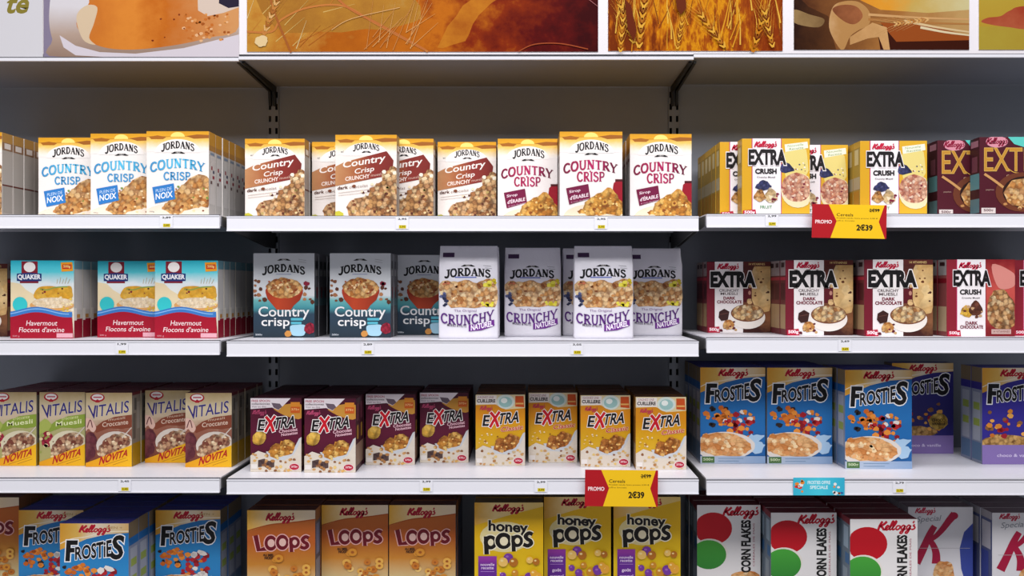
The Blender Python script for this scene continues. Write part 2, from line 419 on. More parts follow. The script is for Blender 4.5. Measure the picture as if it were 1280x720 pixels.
def d_brown():
    A = Art(79, 107); gold_top(A)
    A.slab('JORDANS', 23, 12.5, 57, 19.5, '17151a', 'logo', 1.4, arch=3.5, serif=1.3); leaf(A, 40, 22, 13)
    A.text('w/', 7, 20, 11, 23, '6a6a6a', 'logo', 0)
    ban = grad([(0.0, 'c08a5c'), (0.35, 'a8603a'), (0.6, '8a3028'), (1, '74201c')], 'x', 79, 0.3, 0.05)
    A.poly([(0, 41), (12, 35), (66, 21), (75, 33), (74, 42), (60, 54), (0, 66)], ban, 'banner')
    A.text('Country', 10, 29.5, 64, 41, 'f6ece4', 'title', 0.016, rise=9, slant=.1); A.text('Crisp', 25, 42, 50, 50.5, 'f6ece4', 'title', 0.012, rise=4, slant=.1)
    A.text('CRUNCHY', 13, 52.5, 44, 57.5, 'f0dcd0', 'subtitle', 0.03, rise=4); A.text('muesli', 46, 49.5, 60, 53, 'd8b0a0', 'subtitle', 0, rise=2)
    A.text('dark', 3, 66, 16, 70, '5a3020', 'subtitle', 0.02, rise=1.5); A.text('chocolat', 18, 64.5, 42, 68, 'a09088', 'subtitle', 0, rise=2.5)
    A.line([(4, 75), (45, 70)], .5, 'b8aaa0', 'title'); A.line([(4, 78), (42, 74)], .5, 'c8bab0', 'title')
    A.blob([(15, 93), (20, 85), (30, 81), (42, 78), (44, 70), (52, 63), (62, 60), (61, 50), (68, 44), (79, 44), (80, 107), (24, 107)], DARKC, wob=1.8)
    A.bits(22, 22, 62, 78, 104, ['f2e0bc', '5a2c1c', 'e8cb96', '7a4228', 'b8a060'], 2.4)
    A.bits(6, 62, 45, 78, 55, ['f4ecd8', 'e6d2a8'], 3.4)
    A.poly([(0, 99), (5, 98), (10.5, 101), (10.5, 107), (0, 107)], 'c2bc3a', 'flash')
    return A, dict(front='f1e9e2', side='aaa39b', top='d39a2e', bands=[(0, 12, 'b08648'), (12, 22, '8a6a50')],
                   marks=[(13, 20, 'd8d0c8', .2, .8), (66, 68, '5c2c24', .0, 1), (68, 102, '9a948c', .1, .9)])
def d_maple():
    A = Art(79, 107); gold_top(A)
    A.slab('JORDANS', 20, 15, 62, 24, '17151a', 'logo', 1.4, arch=4.5, serif=1.3); leaf(A, 40, 28, 18)
    c1 = grad([(0, '5e1030'), (0.3, 'a81a50'), (0.55, 'b82060'), (0.8, '70103a'), (1, '4c0c26')], 'x', 79)
    A.slab('COUNTRY', 5, 39, 73, 50, c1, 'title', 1.3, arch=6, serif=.9); A.slab('CRISP', 22, 51, 57, 62.5, c1, 'title', 1.3, serif=.9)
    A.ell(38.5, 50, 1, 1, 'a81a50', 'title', n=8)
    A.ell(45, 107, 40, 16, 'efdcc0', 'picture', n=24, a0=180, a1=360)
    A.poly([(67, 72), (68, 65), (71, 62.5), (79, 62), (79, 97), (72, 96), (67, 86)], grad([(0, '8a0e22'), (.5, 'd83848'), (1, '9a1428')], 'x', 12), 'picture')
    A.rect(70, 60, 79, 63, '501018', 'picture')
    A.blob([(23, 101), (30, 96), (31, 88), (42, 83), (52, 76), (64, 71), (72, 80), (80, 92), (80, 105), (60, 104), (45, 106), (30, 105)], GOLDC, wob=1.6)
    A.bits(24, 28, 80, 78, 104, ['f0cf88', '8a4a18', 'e8b860', 'c88430'], 1.9)
    A.poly([(8, 71.5), (36, 66), (38.5, 84), (12, 92)], '74103f', 'flash')
    A.text('Sirop', 12, 73, 26, 77.5, 'f6e4ea', 'flash', 0.01, rise=2.5); A.text("d'ÉRABLE", 13, 78.5, 36, 84, 'f6e4ea', 'flash', 0.02, rise=4.5)
    A.text('& noix de pecan', 14, 86, 37, 88, 'd8a0b8', 'flash', 0, rise=5)
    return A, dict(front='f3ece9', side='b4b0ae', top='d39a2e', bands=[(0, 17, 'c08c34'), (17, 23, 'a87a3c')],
                   marks=[(30, 34, '6a2a3a', .2, .8), (40, 95, 'c4c0be', .1, .9)])
def nuts(A, x, y, w, h, cols, n=14):
    A.blob([(x, y+h*.7), (x+w*.2, y+h*.25), (x+w*.5, y), (x+w*.85, y+h*.3), (x+w, y+h*.75), (x+w*.5, y+h)], cols, wob=.8)
def d_crush(kind='fruit'):
    fruit = kind == 'fruit'
    A = Art(86 if fruit else 87, 97 if fruit else 98)
    right = 'dfae2c' if fruit else grad([(0, '8a1c24'), (.4, 'c8524a'), (1, '7a1820')], 'y', 98, 0.5, 0.05)
    A.rect(50, 0, A.W, A.H, right); A.rect(13, 0, 50, A.H, 'f6f0f2')
    A.rect(12.3, 0, 13.4, A.H, 'c03060'); A.rect(49.4, 0, 50.4, A.H, 'b8356a' if fruit else '8a1830')
    if fruit:
        A.ell(68, 32, 17, 26, 'e6d480', 'picture', n=18, wob=.1)
        A.poly([(54, 7.5), (83, 4), (84, 12), (55, 17)], 'f0f2dc', 'flash'); A.text('Nouvelle', 58, 7, 78, 10, '8aa060', 'flash', 0, rise=2.5); A.text('Recette', 60, 11, 78, 14, '8aa060', 'flash', 0, rise=2.3)
        A.blob([(50, 33), (56, 30), (62, 34), (66, 41), (50, 43)], BERRY, wob=.6)
        A.bits(9, 66, 24, 82, 42, ['3a3c60', '8a3040', 'f4ecd8'], 1.3)
        A.ell(71, 66, 21.5, 22, 'ece0b4', 'picture'); A.ell(69.5, 62, 19.5, 18.5, PINKC, 'picture', wob=.03)
        A.bits(22, 53, 48, 84, 76, ['7a2a3c', 'f2dcc0', 'c88a70'], 1.5)
    else:
        A.blob([(52, 60), (58, 44), (66, 38), (76, 42), (86, 58), (86, 84), (74, 89), (56, 84)], DARKC, wob=1.2)
        A.poly([(58, 6), (86, 18), (86, 34), (66, 36)], 'd88a80', 'picture', smooth=True)
        A.rect(57, 89, 82, 95, 'c8a8a0', 'flash'); A.text('14 VITAMINES', 59, 90.6, 80, 93.4, '6a2a2a', 'flash', 0)
    A.script(16, 4, 45, 13.5, 'c4163e', 'logo', 1.3)
    A.text('EXTRA', 9, 15, 55, 32.5, '1a1618', 'title', 0.05, outline='f4eef0', ow=.045)
    A.text('CRUSH', 17, 38.5, 43.5, 44.5, '1a1618', 'subtitle', 0.045); A.text('Crunchy Muesli', 19, 48, 42, 50.5, '4a4446', 'subtitle', 0.01)
    if fruit:
        nuts(A, 17, 53, 20, 13, BERRY); nuts(A, 28, 62, 17, 20, food(['efe0c0', 'e0c898', 'c8a878'], 5)); nuts(A, 15, 64, 15, 16, TAN)
        A.bits(6, 38, 70, 46, 84, ['7a1c34', '9a2840'], 2.0)
        A.text('FRUIT', 23, 85, 38, 89, '6aa070', 'subtitle', 0.01)
    else:
        nuts(A, 17, 58, 16, 16, food(['e8b030', 'f0c860', 'd09020'], 4)); nuts(A, 28, 52, 18, 20, food(['4a2820', '7a4638', '5c3428'], 5)); A.bits(8, 18, 60, 46, 76, ['c8a078', '6a3a2a'], 2.4)
        A.text('DARK', 24, 79, 39, 83, '7a1c34', 'subtitle', 0.03); A.text('CHOCOLATE', 17, 84, 46, 88, '7a1c34', 'subtitle', 0.03)
    A.poly([(1, 91.5), (17, 90), (18, A.H), (1, A.H)], 'b81c3c', 'weight_mark'); A.text('500g', 3, 91.8, 16, 96.3, 'f8e8ec', 'weight_mark', 0.03)
    if fruit: return A, dict(front='d8a31e', side='a88c3c', top='c8a048', bands=[(0, 8, 'c8a040'), (46, 62, 'b0a484')], marks=[(10, 30, 'd0c090', .2, .8), (64, 90, 'b07f1c', .12, .9)])
    return A, dict(front='8c2030', side='8a4a48', top='6a1c26', bands=[(0, 20, 'a09a98'), (60, 92, 'b8a080')], marks=[(3, 8, '3a2020', .2, .8), (24, 30, '7a1420', 0, 1)])
def d_maroon():
    A = Art(96, 99)
    A.ell(22, 6, 14, 7.5, 'd890a0', 'logo', n=18); A.script(9, 1.5, 36, 12, '8a1436', 'logo', 1.2)
    A.poly([(36, 0), (96, 0), (96, 16), (60, 14), (44, 9)], '5ac8bc', 'flash'); A.text('NOUVEAU', 62, 3, 92, 9, '1c6a62', 'flash', 0.02)
    A.text('EXTRA', 6, 14, 90, 43, 'c08a30', 'title', 0.0, outline='e0b860', ow=.014)
    A.line([(36, 40), (44, 45), (56, 46)], .9, 'd8a848', 'title')
    A.text('CRUNCHY MUESLI', 34, 48, 84, 51, 'c8a080', 'subtitle', 0.01); A.text('pepites', 8, 66, 18, 68.5, 'b09080', 'subtitle', 0)
    A.ell(54, 70, 34, 25, '6a3520', 'picture', n=24); A.ell(56, 70, 27, 20, '2a100c', 'picture')
    A.line([(6, 47), (18, 55), (30, 64)], 3.2, 'c8945a', 'picture')
    A.ell(56, 71, 25, 18.5, OATS, 'picture', wob=.06); A.bits(18, 30, 72, 92, 98, ['c08850', '8a5430', 'e0b880'], 2.6)
    A.rect(2, 90, 20, 97, 'd8ccc8', 'weight_mark'); A.text('500g', 5, 91.5, 17, 95.5, '4a1424', 'weight_mark', .02)
    return A, dict(front='4c1020', side='3c1620', top='3a0c18', bands=[(46, 66, '5a8a90'), (78, 96, '58787e')], marks=[(4, 12, '9a6a78', .1, .9), (24, 44, '6a3a48', .2, .8)])
def d_quaker():
    A = Art(82, 101, 0.046)
    A.rect(0, 0, 82, 66, grad([(0.0, '28b4c8'), (0.25, '58ccd8'), (0.5, 'e4eef0'), (1, 'efe4cc')], 'y', 60, 0.12, .05))
    A.poly([(0, 28), (12, 30), (20, 38), (30, 44), (32, 66), (0, 66)], 'ead8b0', 'front_print', smooth=False)
    A.rect(14, 1, 35, 17, '84182c', 'logo'); A.ell(24.5, 8.5, 7.6, 6.6, 'f2ece8', 'logo')
    A.poly([(8, 17), (24, 15.8), (40, 17), (40, 26.5), (24, 28), (8, 26.5)], '1d3474', 'logo'); A.rect(12, 27, 36, 29.4, '84182c', 'logo')
    A.text('QUAKER', 9.5, 18.3, 38.6, 25.2, 'f4f4f8', 'logo', 0.04)
    A.poly([(65, 2.5), (80, 2), (81, 13.5), (66, 14.5)], 'f0a020', 'flash'); A.rect(67, 5, 79, 11, 'c83018', 'flash'); A.text('500g', 68.5, 6, 77.5, 10, 'f8d080', 'weight_mark', .03)
    for k in range(5): A.line([(60+k*3.5, 30), (61+k*4, 24-k%2*2)], .7, 'b8a888', 'picture')
    A.poly([(35, 36), (50, 33), (66, 35), (77, 33), (80, 40), (76, 50), (33, 50)], food(['e0a830', 'e8b440', 'd89c28', 'dcb04c'], 9, 'c08828', .25), 'picture', smooth=True)
    A.line([(38, 37), (48, 38), (58, 35), (74, 34)], 1.6, '8aa048', 'picture'); A.bits(5, 40, 34, 76, 44, ['7a2030', '4a3020'], 1.6)
    A.ell(54, 58, 29, 7.5, 'd8a060', 'picture', n=26); A.ell(55, 55, 27, 7, food(['ecd8b8', 'f0e0c4', 'e0c8a0'], 4, 'c8a878', .4), 'picture', n=26)
    A.bits(14, 64, 48, 81, 68, ['e8c860', 'd8b040', 'f0e0b0'], 2.0)
    A.ell(12.5, 57, 9.5, 9.8, '36c4c8', 'badge', n=24)
    wv = [(x, 66.5+3.4*math.sin((x-58)/82*6.28+.3)-1.5) for x in range(0, 84, 4)]
    A.poly([(x, y-1.5) for x, y in wv]+[(x, y+9) for x, y in reversed(wv)], '3a78c0', 'front_print')
    A.line([(x, y+1.2) for x, y in wv[:-1]], 1.2, '8ab8e8', 'front_print')
    A.poly([(x, y+5.5) for x, y in wv]+[(82, 101), (0, 101)], 'a20e2a', 'front_print')
    A.text('Havermout', 21, 78, 61, 84.5, 'f6e6e6', 'title', .0, slant=.15); A.text("Flocons d'avoine", 11.5, 86.5, 70, 93, 'f6e6e6', 'title', .0, slant=.15)
    A.rect(60, 94.5, 81, 100, 'e0a8b4', 'flash'); A.text('500 g', 3, 97, 12, 99.5, 'd89aa4', 'weight_mark', 0)
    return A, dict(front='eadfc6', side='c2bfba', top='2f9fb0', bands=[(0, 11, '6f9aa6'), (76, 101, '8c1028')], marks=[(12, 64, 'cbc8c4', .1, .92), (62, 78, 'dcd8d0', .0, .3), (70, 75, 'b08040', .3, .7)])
def d_slate():
    A = Art(81, 112)
    A.rect(0, 0, 81, 112, grad([(0.0, 'c9ccd0'), (0.5, 'd2d6d8'), (0.56, '6cb4b4'), (0.64, '4c9aa4'), (0.72, '33495c'), (1, '27343f')], 'y', 112, 0.03, .08))
    A.slab('JORDANS', 12, 17, 69, 26.5, '111114', 'logo', 1.4, arch=4.5, serif=1.3); leaf(A, 40.5, 8.5, 19); A.line([(30, 28), (50, 28)], .6, '5a68a8', 'logo')
    A.line([(60, 8), (70, 9.5)], .4, '888888', 'flash'); A.line([(60, 11), (70, 12.5)], .4, '888888', 'flash')
    A.bits(9, 1, 34, 15, 64, ['7a4a30', 'a06a48', '5a3020'], 3.2); A.bits(8, 68, 34, 80, 66, ['7a4a30', 'b07850', '8a2038', '5a3020'], 3.2)
    A.poly([(16, 52), (66, 52), (62, 62), (54, 69), (50, 75), (31, 75), (26, 69), (19, 61)], grad([(0, '8a2416'), (.4, 'c04828'), (1, '7a1e14')], 'x', 81), 'picture')
    A.ell(41, 50, 25, 10, 'a83820', 'picture', n=28)
    A.blob([(17, 48), (20, 39), (30, 34), (42, 33), (54, 35), (62, 40), (65, 49), (56, 57), (41, 59.5), (26, 57)], OATS, wob=1.2)
    A.bits(24, 20, 35, 62, 56, ['a85a30', 'f0cc98', '8a4422'], 2.0)
    A.text('Country', 7, 71, 74, 88, 'f2f2f2', 'title', .012); A.text('crisp', 11, 86, 48, 100, 'f2f2f2', 'title', .012)
    A.rect(50, 86, 66, 89.5, '5ab8cc', 'subtitle'); A.rect(50, 91, 64, 94.5, '5ab8cc', 'subtitle')
    A.poly([(49, 97), (58, 95), (69, 96), (68, 108), (60, 110), (51, 108)], 'a8d4e8', 'picture', smooth=True)
    A.blob([(67, 101), (71, 94), (78, 93), (81, 98), (80, 105), (72, 107)], REDB, wob=.6); A.ell(46, 107, 4.6, 4.2, 'd09048', 'picture', wob=.1)
    A.text('500g', 3, 107, 12, 110, 'c0c8d0', 'weight_mark', .02)
    return A, dict(front='c9ccd0', side='4a4a50', top='3a3c42', bands=[(0, 50, '6a6a6e'), (50, 70, '4c6a70')], marks=[(10, 20, '2a2a2e', .2, .8), (22, 30, '9a9a9a', .2, .8), (45, 60, '6a2a34', .4, .8)])
def d_darkchoc():
    A = Art(88, 98)
    A.rect(50, 0, 88, 98, grad([(0, '4a1a1c'), (.4, '6a3a26'), (.8, '8a5a3a'), (1, '3c1814')], 'y', 98, 0.6, 0.05))
    A.rect(11, 0, 50, 98, 'f3edec')
    A.ell(78, 34, 19, 36, food(['d8b070', 'e8c890', 'c89a58'], 16, 'a87840', .35), 'picture', n=22, wob=.05)
    A.bits(9, 66, 8, 86, 60, ['4a2418', '6a3a20'], 2.0); A.rect(50, 0, 88, 6.5, '5a2420', 'front_print'); A.text('14 VITAMINES', 58, 2, 80, 4.8, 'd8b878', 'front_print', 0.02)
    A.rect(50, 36, 62, 56, '5c1420', 'picture'); A.ell(59, 43, 2, 3, 'c08878', 'picture', n=10)
    A.script(15, 3, 45, 13, 'c4163e', 'logo', 1.3)
    A.text('EXTRA', 6, 15, 66, 34, '141214', 'title', 0.06, outline='f6f0ee', ow=.05)
    A.text('CRUNCHY', 17, 38, 44, 41.5, '5a4a4a', 'subtitle', .01); A.text('MUESLI', 19, 42.6, 42, 46, '5a4a4a', 'subtitle', .01)
    A.text('DARK', 23, 48.5, 39, 52.3, '7a1c34', 'subtitle', .035); A.text('CHOCOLATE', 14, 53.6, 48, 57.6, '7a1c34', 'subtitle', .035)
    A.ell(56, 77, 24.5, 16, 'efe8e0', 'picture', n=30); A.ell(56, 71, 23, 12, '7a4a30', 'picture', n=28)
    A.ell(56, 70.5, 21.5, 10.8, food(['c89058', 'e8c890', 'a06a3c', 'f0dcb0', '7a4428'], 4.0, '4a2414', .6), 'picture', n=26, wob=.03)
    A.ell(59, 55, 4, 4, OATS, 'picture', wob=.1)
    A.poly([(17, 69), (24, 65), (31, 69), (29, 80), (20, 82), (16, 77)], '3c1f1c', 'picture'); A.line([(18, 73), (29, 71)], .7, '6a4038', 'picture')
    A.ell(30, 87, 8, 7, OATS, 'picture', wob=.08); A.bits(7, 18, 82, 44, 97, ['5a1020', '7a1c2c', 'c8a068'], 2.4)
    A.poly([(2, 91), (17, 89.5), (18, 98), (2, 98)], 'b81c3c', 'weight_mark'); A.text('500g', 3.5, 91.5, 16.5, 96.5, 'f8e8ec', 'weight_mark', .035)
    return A, dict(front='74182a', side='6a2c30', top='4a141c', bands=[(0, 20, '9a8c8a'), (22, 26, 'b03040'), (58, 90, 'a88a64')], marks=[(3, 9, '3a2424', .2, .8), (30, 52, '4c1820', .1, .9)])
def d_vitalis(kind):
    A = Art(61, 98, .055)
    A.rect(0, 0, 61, 98, grad([(0.0, 'bfa676'), (0.2, 'd2c2a0'), (0.36, 'cdb89c'), (0.5, '9c6450' if kind == 'cocoa' else 'b4b078'), (1, '6a3028' if kind == 'cocoa' else 'a8a060')], 'y', 98, 0.25, .06))
    A.ell(15.5, 6.5, 9.6, 5.8, 'b01c2c', 'logo'); A.ell(15.5, 6, 7.6, 4.2, 'f0e8e4', 'logo'); A.text('VITALIS', 10.3, 5, 20.7, 7.2, 'b83040', 'logo', .01) if False else A.rect(10, 5.2, 21, 6.9, 'c05060', 'logo')
    A.poly([(12, 11), (15.5, 8.5), (19, 11), (18, 13), (13, 13)], 'b01c2c', 'logo')
    c = '332a78'
    A.text('V', 4, 17, 15, 34, c, 'title', .01, slant=-.15); A.text('ITALIS', 14, 13.5, 57, 29, c, 'title', .008, rise=6.5, slant=.05, outline='e4dcc8', ow=.018)
    ban = '85442f' if kind == 'cocoa' else '8aa03c'
    A.poly([(10, 48), (22, 38), (38, 32), (61, 29), (61, 46), (48, 48), (30, 47), (14, 53)], ban, 'banner')
    A.text('Croccante' if kind == 'cocoa' else 'Muesli', 22, 37.5, 56, 43.5, 'e2c8b4' if kind == 'cocoa' else 'e8ecb8', 'banner', .01, rise=4)
    A.text('muesli' if kind == 'cocoa' else 'croccante', 30, 32.5, 52, 36, 'd8bca4' if kind == 'cocoa' else 'e0e8a0', 'banner', 0, rise=3)
    if kind == 'cocoa':
        A.blob([(0, 34), (8, 36), (14, 46), (10, 52), (4, 48), (0, 50)], 'e0b8a8', wob=.5); A.line([(2, 46), (6, 36), (9, 46)], 1.3, '6a3a40', 'picture')
        A.blob([(0, 56), (8, 52), (14, 60), (13, 80), (6, 88), (0, 90)], food(['7a3c44', '5c2a34', '8a5050'], 8, '4a1c24', .5), wob=.8)
    else:
        A.blob([(0, 40), (10, 36), (16, 46), (0, 56)], 'a8b458', wob=.8); A.blob([(4, 56), (12, 52), (18, 60), (14, 72), (4, 70)], REDB, wob=.6); A.bits(12, 0, 50, 30, 90, ['c89058', 'e8d0a0', '98a050'], 3)
    A.ell(40, 70, 26, 19, 'd8ccc0' if kind == 'cocoa' else 'dcd4b4', 'picture', n=26)
    A.blob([(16, 82), (16, 74), (24, 64), (34, 57), (48, 54), (57, 58), (60, 66), (50, 76), (34, 82), (24, 85)], food(['9a5c44', 'd8b088', 'e8cca4', '7a4032', 'c09070'], 4.4, '4a2018', .65), wob=1.3)
    A.line([(48, 60), (61, 46)], 1.6, 'd8ccc0', 'picture'); A.bits(12, 18, 58, 58, 82, ['f0dcb8', '6a3426'], 1.8)
    A.poly([(0, 98), (0, 93), (14, 88), (61, 69), (61, 98)], grad([(0, 'e09a14'), (1, 'f0b81c')], 'x', 61), 'flash')
    A.text('NOVITA', 19, 79.5, 56, 89.5, 'b01c1c', 'flash', .035, rise=11, slant=.25, grow=-.1)
    A.line([(24, 96), (54, 86)], .5, 'a06a18', 'flash'); A.line([(36, 95.5), (56, 89)], .5, 'a06a18', 'flash')
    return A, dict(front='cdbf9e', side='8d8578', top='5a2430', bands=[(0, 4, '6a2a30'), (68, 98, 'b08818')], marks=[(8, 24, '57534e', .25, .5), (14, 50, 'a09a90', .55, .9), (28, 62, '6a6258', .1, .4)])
def extra_word(A, x, y, k=1.0, part='title'):
    o = 'f6f2ee'
    A.text('E', x, y+5, x+7.5*k, y+18.5, '1a1416', part, .03, slant=.15, outline=o, ow=.045)
    A.text('TRA', x+20*k, y+1, x+48*k, y+15, '1a1416', part, .03, slant=.2, rise=3, outline=o, ow=.045)
    A.line([(x+9*k, y), (x+15*k, y+8), (x+20*k, y+21)], 5.4, o, part, smooth=True); A.line([(x+22*k, y-1), (x+14*k, y+11), (x+8*k, y+21.5)], 5.4, o, part)
    A.line([(x+9.3*k, y+.6), (x+15*k, y+8), (x+19.6*k, y+20.2)], 3.9, 'c41424', part); A.line([(x+21.6*k, y-.4), (x+14*k, y+11), (x+8.6*k, y+20.8)], 3.4, 'c41424', part)
def d_extra(kind):
    A = Art(66, 95, .055); ch = kind == 'choc'
    if ch: A.rect(0, 0, 66, 95, grad([(0, '471026'), (.55, '5c1630'), (1, '3c0c20')], 'y', 95))
    else: A.rect(0, 0, 66, 95, grad([(0, 'cf861a'), (.3, 'd88c14'), (.6, 'd8a61c'), (1, 'e0b840')], 'y', 95, .2, .06))
    if ch:
        A.blob([(30, 14), (44, 8), (66, 8), (66, 26), (50, 24)], 'c88e38', 'picture', .3)
        A.poly([(0, 0), (52, 0), (42, 10), (36, 15.5), (28, 12), (0, 14)], 'e6dce0', 'flash'); A.poly([(27, 6), (38, 7), (41, 11), (36, 15), (30, 12)], '6a5a66', 'flash'); A.text('FREE SPOON', 1.5, 2, 25, 4.8, 'b02848', 'flash', .01)
        A.text('collectionnez', 1.5, 6, 25, 8.4, '4a3a40', 'flash', .01); A.text('Voir au dos', 1.5, 9.6, 20, 12, '8a7a80', 'flash', .0)
        A.rect(52, 5, 64, 11, 'd8882c', 'badge'); A.rect(52, 11, 64, 19, 'c85a1c', 'badge'); A.text('375g', 53, 13, 63, 16.5, 'f0c080', 'weight_mark', .02)
    else:
        A.poly([(0, 0), (66, 0), (66, 18), (40, 20), (26, 13), (0, 14)], 'e0cfa0', 'flash')
        A.rect(1, 1, 28, 13, 'eae2da', 'flash'); A.text('GAGNEZ UNE', 3, 2.2, 24, 5, 'a05868', 'flash', 0); A.text('CUILLERE', 2, 6.4, 26, 10.6, '3a3032', 'flash', .04)
        A.ell(40, 9.5, 12, 9.6, 'd4e0d8', 'flash', n=24); A.ell(40, 10, 9, 7, '9cc4c0', 'flash', n=20); A.ell(38, 8, 4.4, 3.6, 'eaf0ea', 'flash', n=14)
        A.poly([(53, 2), (64, 2), (65, 17), (53, 16)], 'c8501c', 'badge'); A.rect(53.5, 11, 64, 13, 'e8b060', 'badge')
    A.script(3 if ch else 6, 15.5, 21 if ch else 23, 22.5, 'b8486c' if ch else 'c03a50', 'logo', .8)
    extra_word(A, 10.5, 23, 1.0)
    if ch:
        A.text('Chocolat', 37, 39.5, 61, 43.5, 'e8b8c4', 'subtitle', .02, rise=3); A.text('Noisettes', 40, 44, 61, 47.6, 'e8b8c4', 'subtitle', .02, rise=3)
        A.blob([(3, 50), (8, 44), (18, 44), (20, 52), (14, 60), (4, 58)], food(['d8a030', 'e8bc58', 'b8801c'], 7), wob=.4)
    else:
        A.text('Classic', 34, 42, 63, 48, 'c8302c', 'subtitle', .02, rise=3.5, slant=.2, outline='f4e6c0', ow=.03)
        A.bits(10, 3, 52, 22, 66, ['e8c880', 'b07828', 'f0dcb0'], 1.6)
    A.poly([(0, 74), (10, 68), (22, 72), (38, 76), (52, 72), (60, 60), (66, 50), (66, 95), (0, 95)], grad([(0, 'e4dccf'), (1, 'd8cdbd')], 'y', 95, 1.5, .12), 'picture')
    A.poly([(20, 69), (26, 79), (44, 80), (56, 73), (63, 60), (66, 50), (63, 52), (56, 66)], 'c8ccd0', 'picture')
    A.blob([(24, 72), (26, 64), (32, 58), (38, 60), (42, 54), (50, 54), (58, 58), (56, 68), (44, 74), (32, 77)], GOLDC if ch else food(['8a4a1c', 'c88038', 'a8642c', 'dca058'], 3.2, '5a300c', .6), wob=1.4)
    A.bits(10, 26, 56, 56, 72, ['f0c878', '8a5018'], 1.8)
    if ch: A.poly([(10, 80), (18, 78), (24, 81), (31, 80), (31, 89), (22, 91), (18, 88), (10, 89)], food(['4a3a3a', '5e4c4a', '3a2c2c'], 4), 'picture')
    A.bits(34, 3, 72, 63, 94, ['8a5a38', 'c89860', 'e0c078', 'b07c48', 'd8a860', 'c8b088'] , 2.5)
    A.rect(1, 85, 9, 91, 'e6e0da', 'flash')
    A.ell(57, 88.5, 6.8, 4.6, 'f0d8dc', 'weight_mark', n=20); A.ell(57, 88.5, 6.1, 4.0, 'b01834', 'weight_mark', n=20); A.text('375g', 53, 87, 61, 90.2, 'f6dce0', 'weight_mark', .02)
    if ch: return A, dict(front='4a1028', side='3e1422', top='38101c', bands=[(60, 88, '8a6e5c')], marks=[(8, 30, '6a3040', .2, .8), (36, 54, 'a07830', .3, .7)])
    return A, dict(front='d38e18', side='8a5c20', top='4a2c1a', bands=[(62, 90, '9a8468')], marks=[(8, 26, 'b08038', .2, .8)])
def d_frost(kind):
    A = Art(88, 130, .06)
    blue = {'blue': ('1b5a9c', '2672b6'), 'bright': ('1c66a8', '2f8ac6'), 'purple': ('302a86', '342c90'), 'night': ('302a78', '2c2870')}[kind]
    A.rect(0, 0, 88, 130, grad([(0, blue[0]), (.5, blue[1]), (1, blue[0])], 'y', 130))
    A.poly([(0, 0), (88, 0), (88, 12), (60, 14), (34, 20), (20, 26), (0, 34)], grad([(0, 'd89a30'), (.25, 'e0b458'), (.5, 'e8d8c0'), (.8, 'dcc49a'), (1, 'd8b070')], 'x', 88, .2, .06), 'front_print')
    A.line([(0, 26), (14, 20), (34, 17), (60, 11), (88, 10)], 1.2, 'f2e4c8', 'front_print')
    A.script(25, 2.5, 66, 15, 'b8102c', 'logo', 1.7)
    A.text('BIEN +', 60, 4, 80, 7, 'b89058', 'flash', .01) if kind == 'bright' else None
    ch = '141214'
    A.text('F', 9, 23, 21, 47, ch, 'title', .04, slant=.06, outline='f4f4f6', ow=.04)
    A.text('S', 67.5, 16, 81, 45, ch, 'title', .03, slant=.12, outline='f4f4f6', ow=.035)
    A.text('ROSTiE', 20, 26, 66, 44, ch, 'title', .03, rise=7, grow=.15, outline='f4f4f6', ow=.04)
    A.text('S', 67.5, 16, 81, 45, ch, 'title', .03, slant=.12)
    if kind in ('purple', 'night'):
        A.blob([(0, 98), (20, 90), (50, 92), (66, 100), (40, 108), (0, 108)], food(['b08040', 'd8ac68', '8a5c2c'], 5), wob=1)
        A.rect(0, 104, 88, 130, '8a74b4', 'front_print'); A.text('choco & vanille', 20, 116, 70, 120, 'e0d4f0', 'front_print', .01)
        A.bits(30, 6, 58, 70, 96, ['d88830', 'c87028', 'e8a850', 'a01c2c', '8a5c34'], 4.2)
        if kind == 'night': A.ell(66, 84, 14, 12, food(['c09838', 'e0bc60', 'a07c28'], 6), 'picture', wob=.06); A.text('CHOCO', 57, 80, 76, 84, '2a1c14', 'picture', .03); A.text('VANILLE', 57, 85, 76, 89, '2a1c14', 'picture', .03)
    else:
        A.bits(34, 5, 52, 36, 78, ['d87828', 'e89038', 'c86420', '2a2020'], 4.0)
        A.bits(46, 34, 56, 72, 96, ['a81c28', 'b8242c', 'd87828', 'e8e0d8', '8a1420', 'e89038'], 4.6)
        A.blob([(62, 96), (72, 90), (86, 92), (80, 100), (88, 106), (80, 116), (66, 112)], 'a8c8e4', wob=2.2)
        A.ell(32, 106, 42, 19, 'e0d8d0', 'picture', n=30, wob=.01); A.blob([(0, 96), (8, 90), (22, 88), (40, 89), (56, 95), (68, 104), (66, 114), (50, 120), (20, 119), (4, 114), (0, 110)], FLAKE, wob=1.4)
        A.bits(26, 4, 92, 62, 116, ['f4d8a8', 'd89458', 'e8b078'], 3.2)
        A.rect(0, 120, 88, 130, grad([(0, 'b8c4d4'), (1, '88a4c8')], 'x', 88), 'front_print'); A.rect(2, 120.5, 19, 129, '4c7040', 'weight_mark'); A.text('500g', 4, 122.5, 17, 127, 'c8d8b0', 'weight_mark', .02)
        A.line([(24, 123), (58, 123)], .7, '6a88a8', 'front_print'); A.line([(24, 126.5), (52, 126.5)], .7, '6a88a8', 'front_print')
    return A, dict(front=blue[0], side='8890a6', top='2c2a70', bands=[(0, 20, '7a6a50'), (20, 30, blue[0])], marks=[(34, 100, 'aab0bc', .15, .85), (48, 58, '9aac50', .2, .8), (70, 80, '9aac50', .2, .8), (102, 126, '5c7898', .05, .95)])
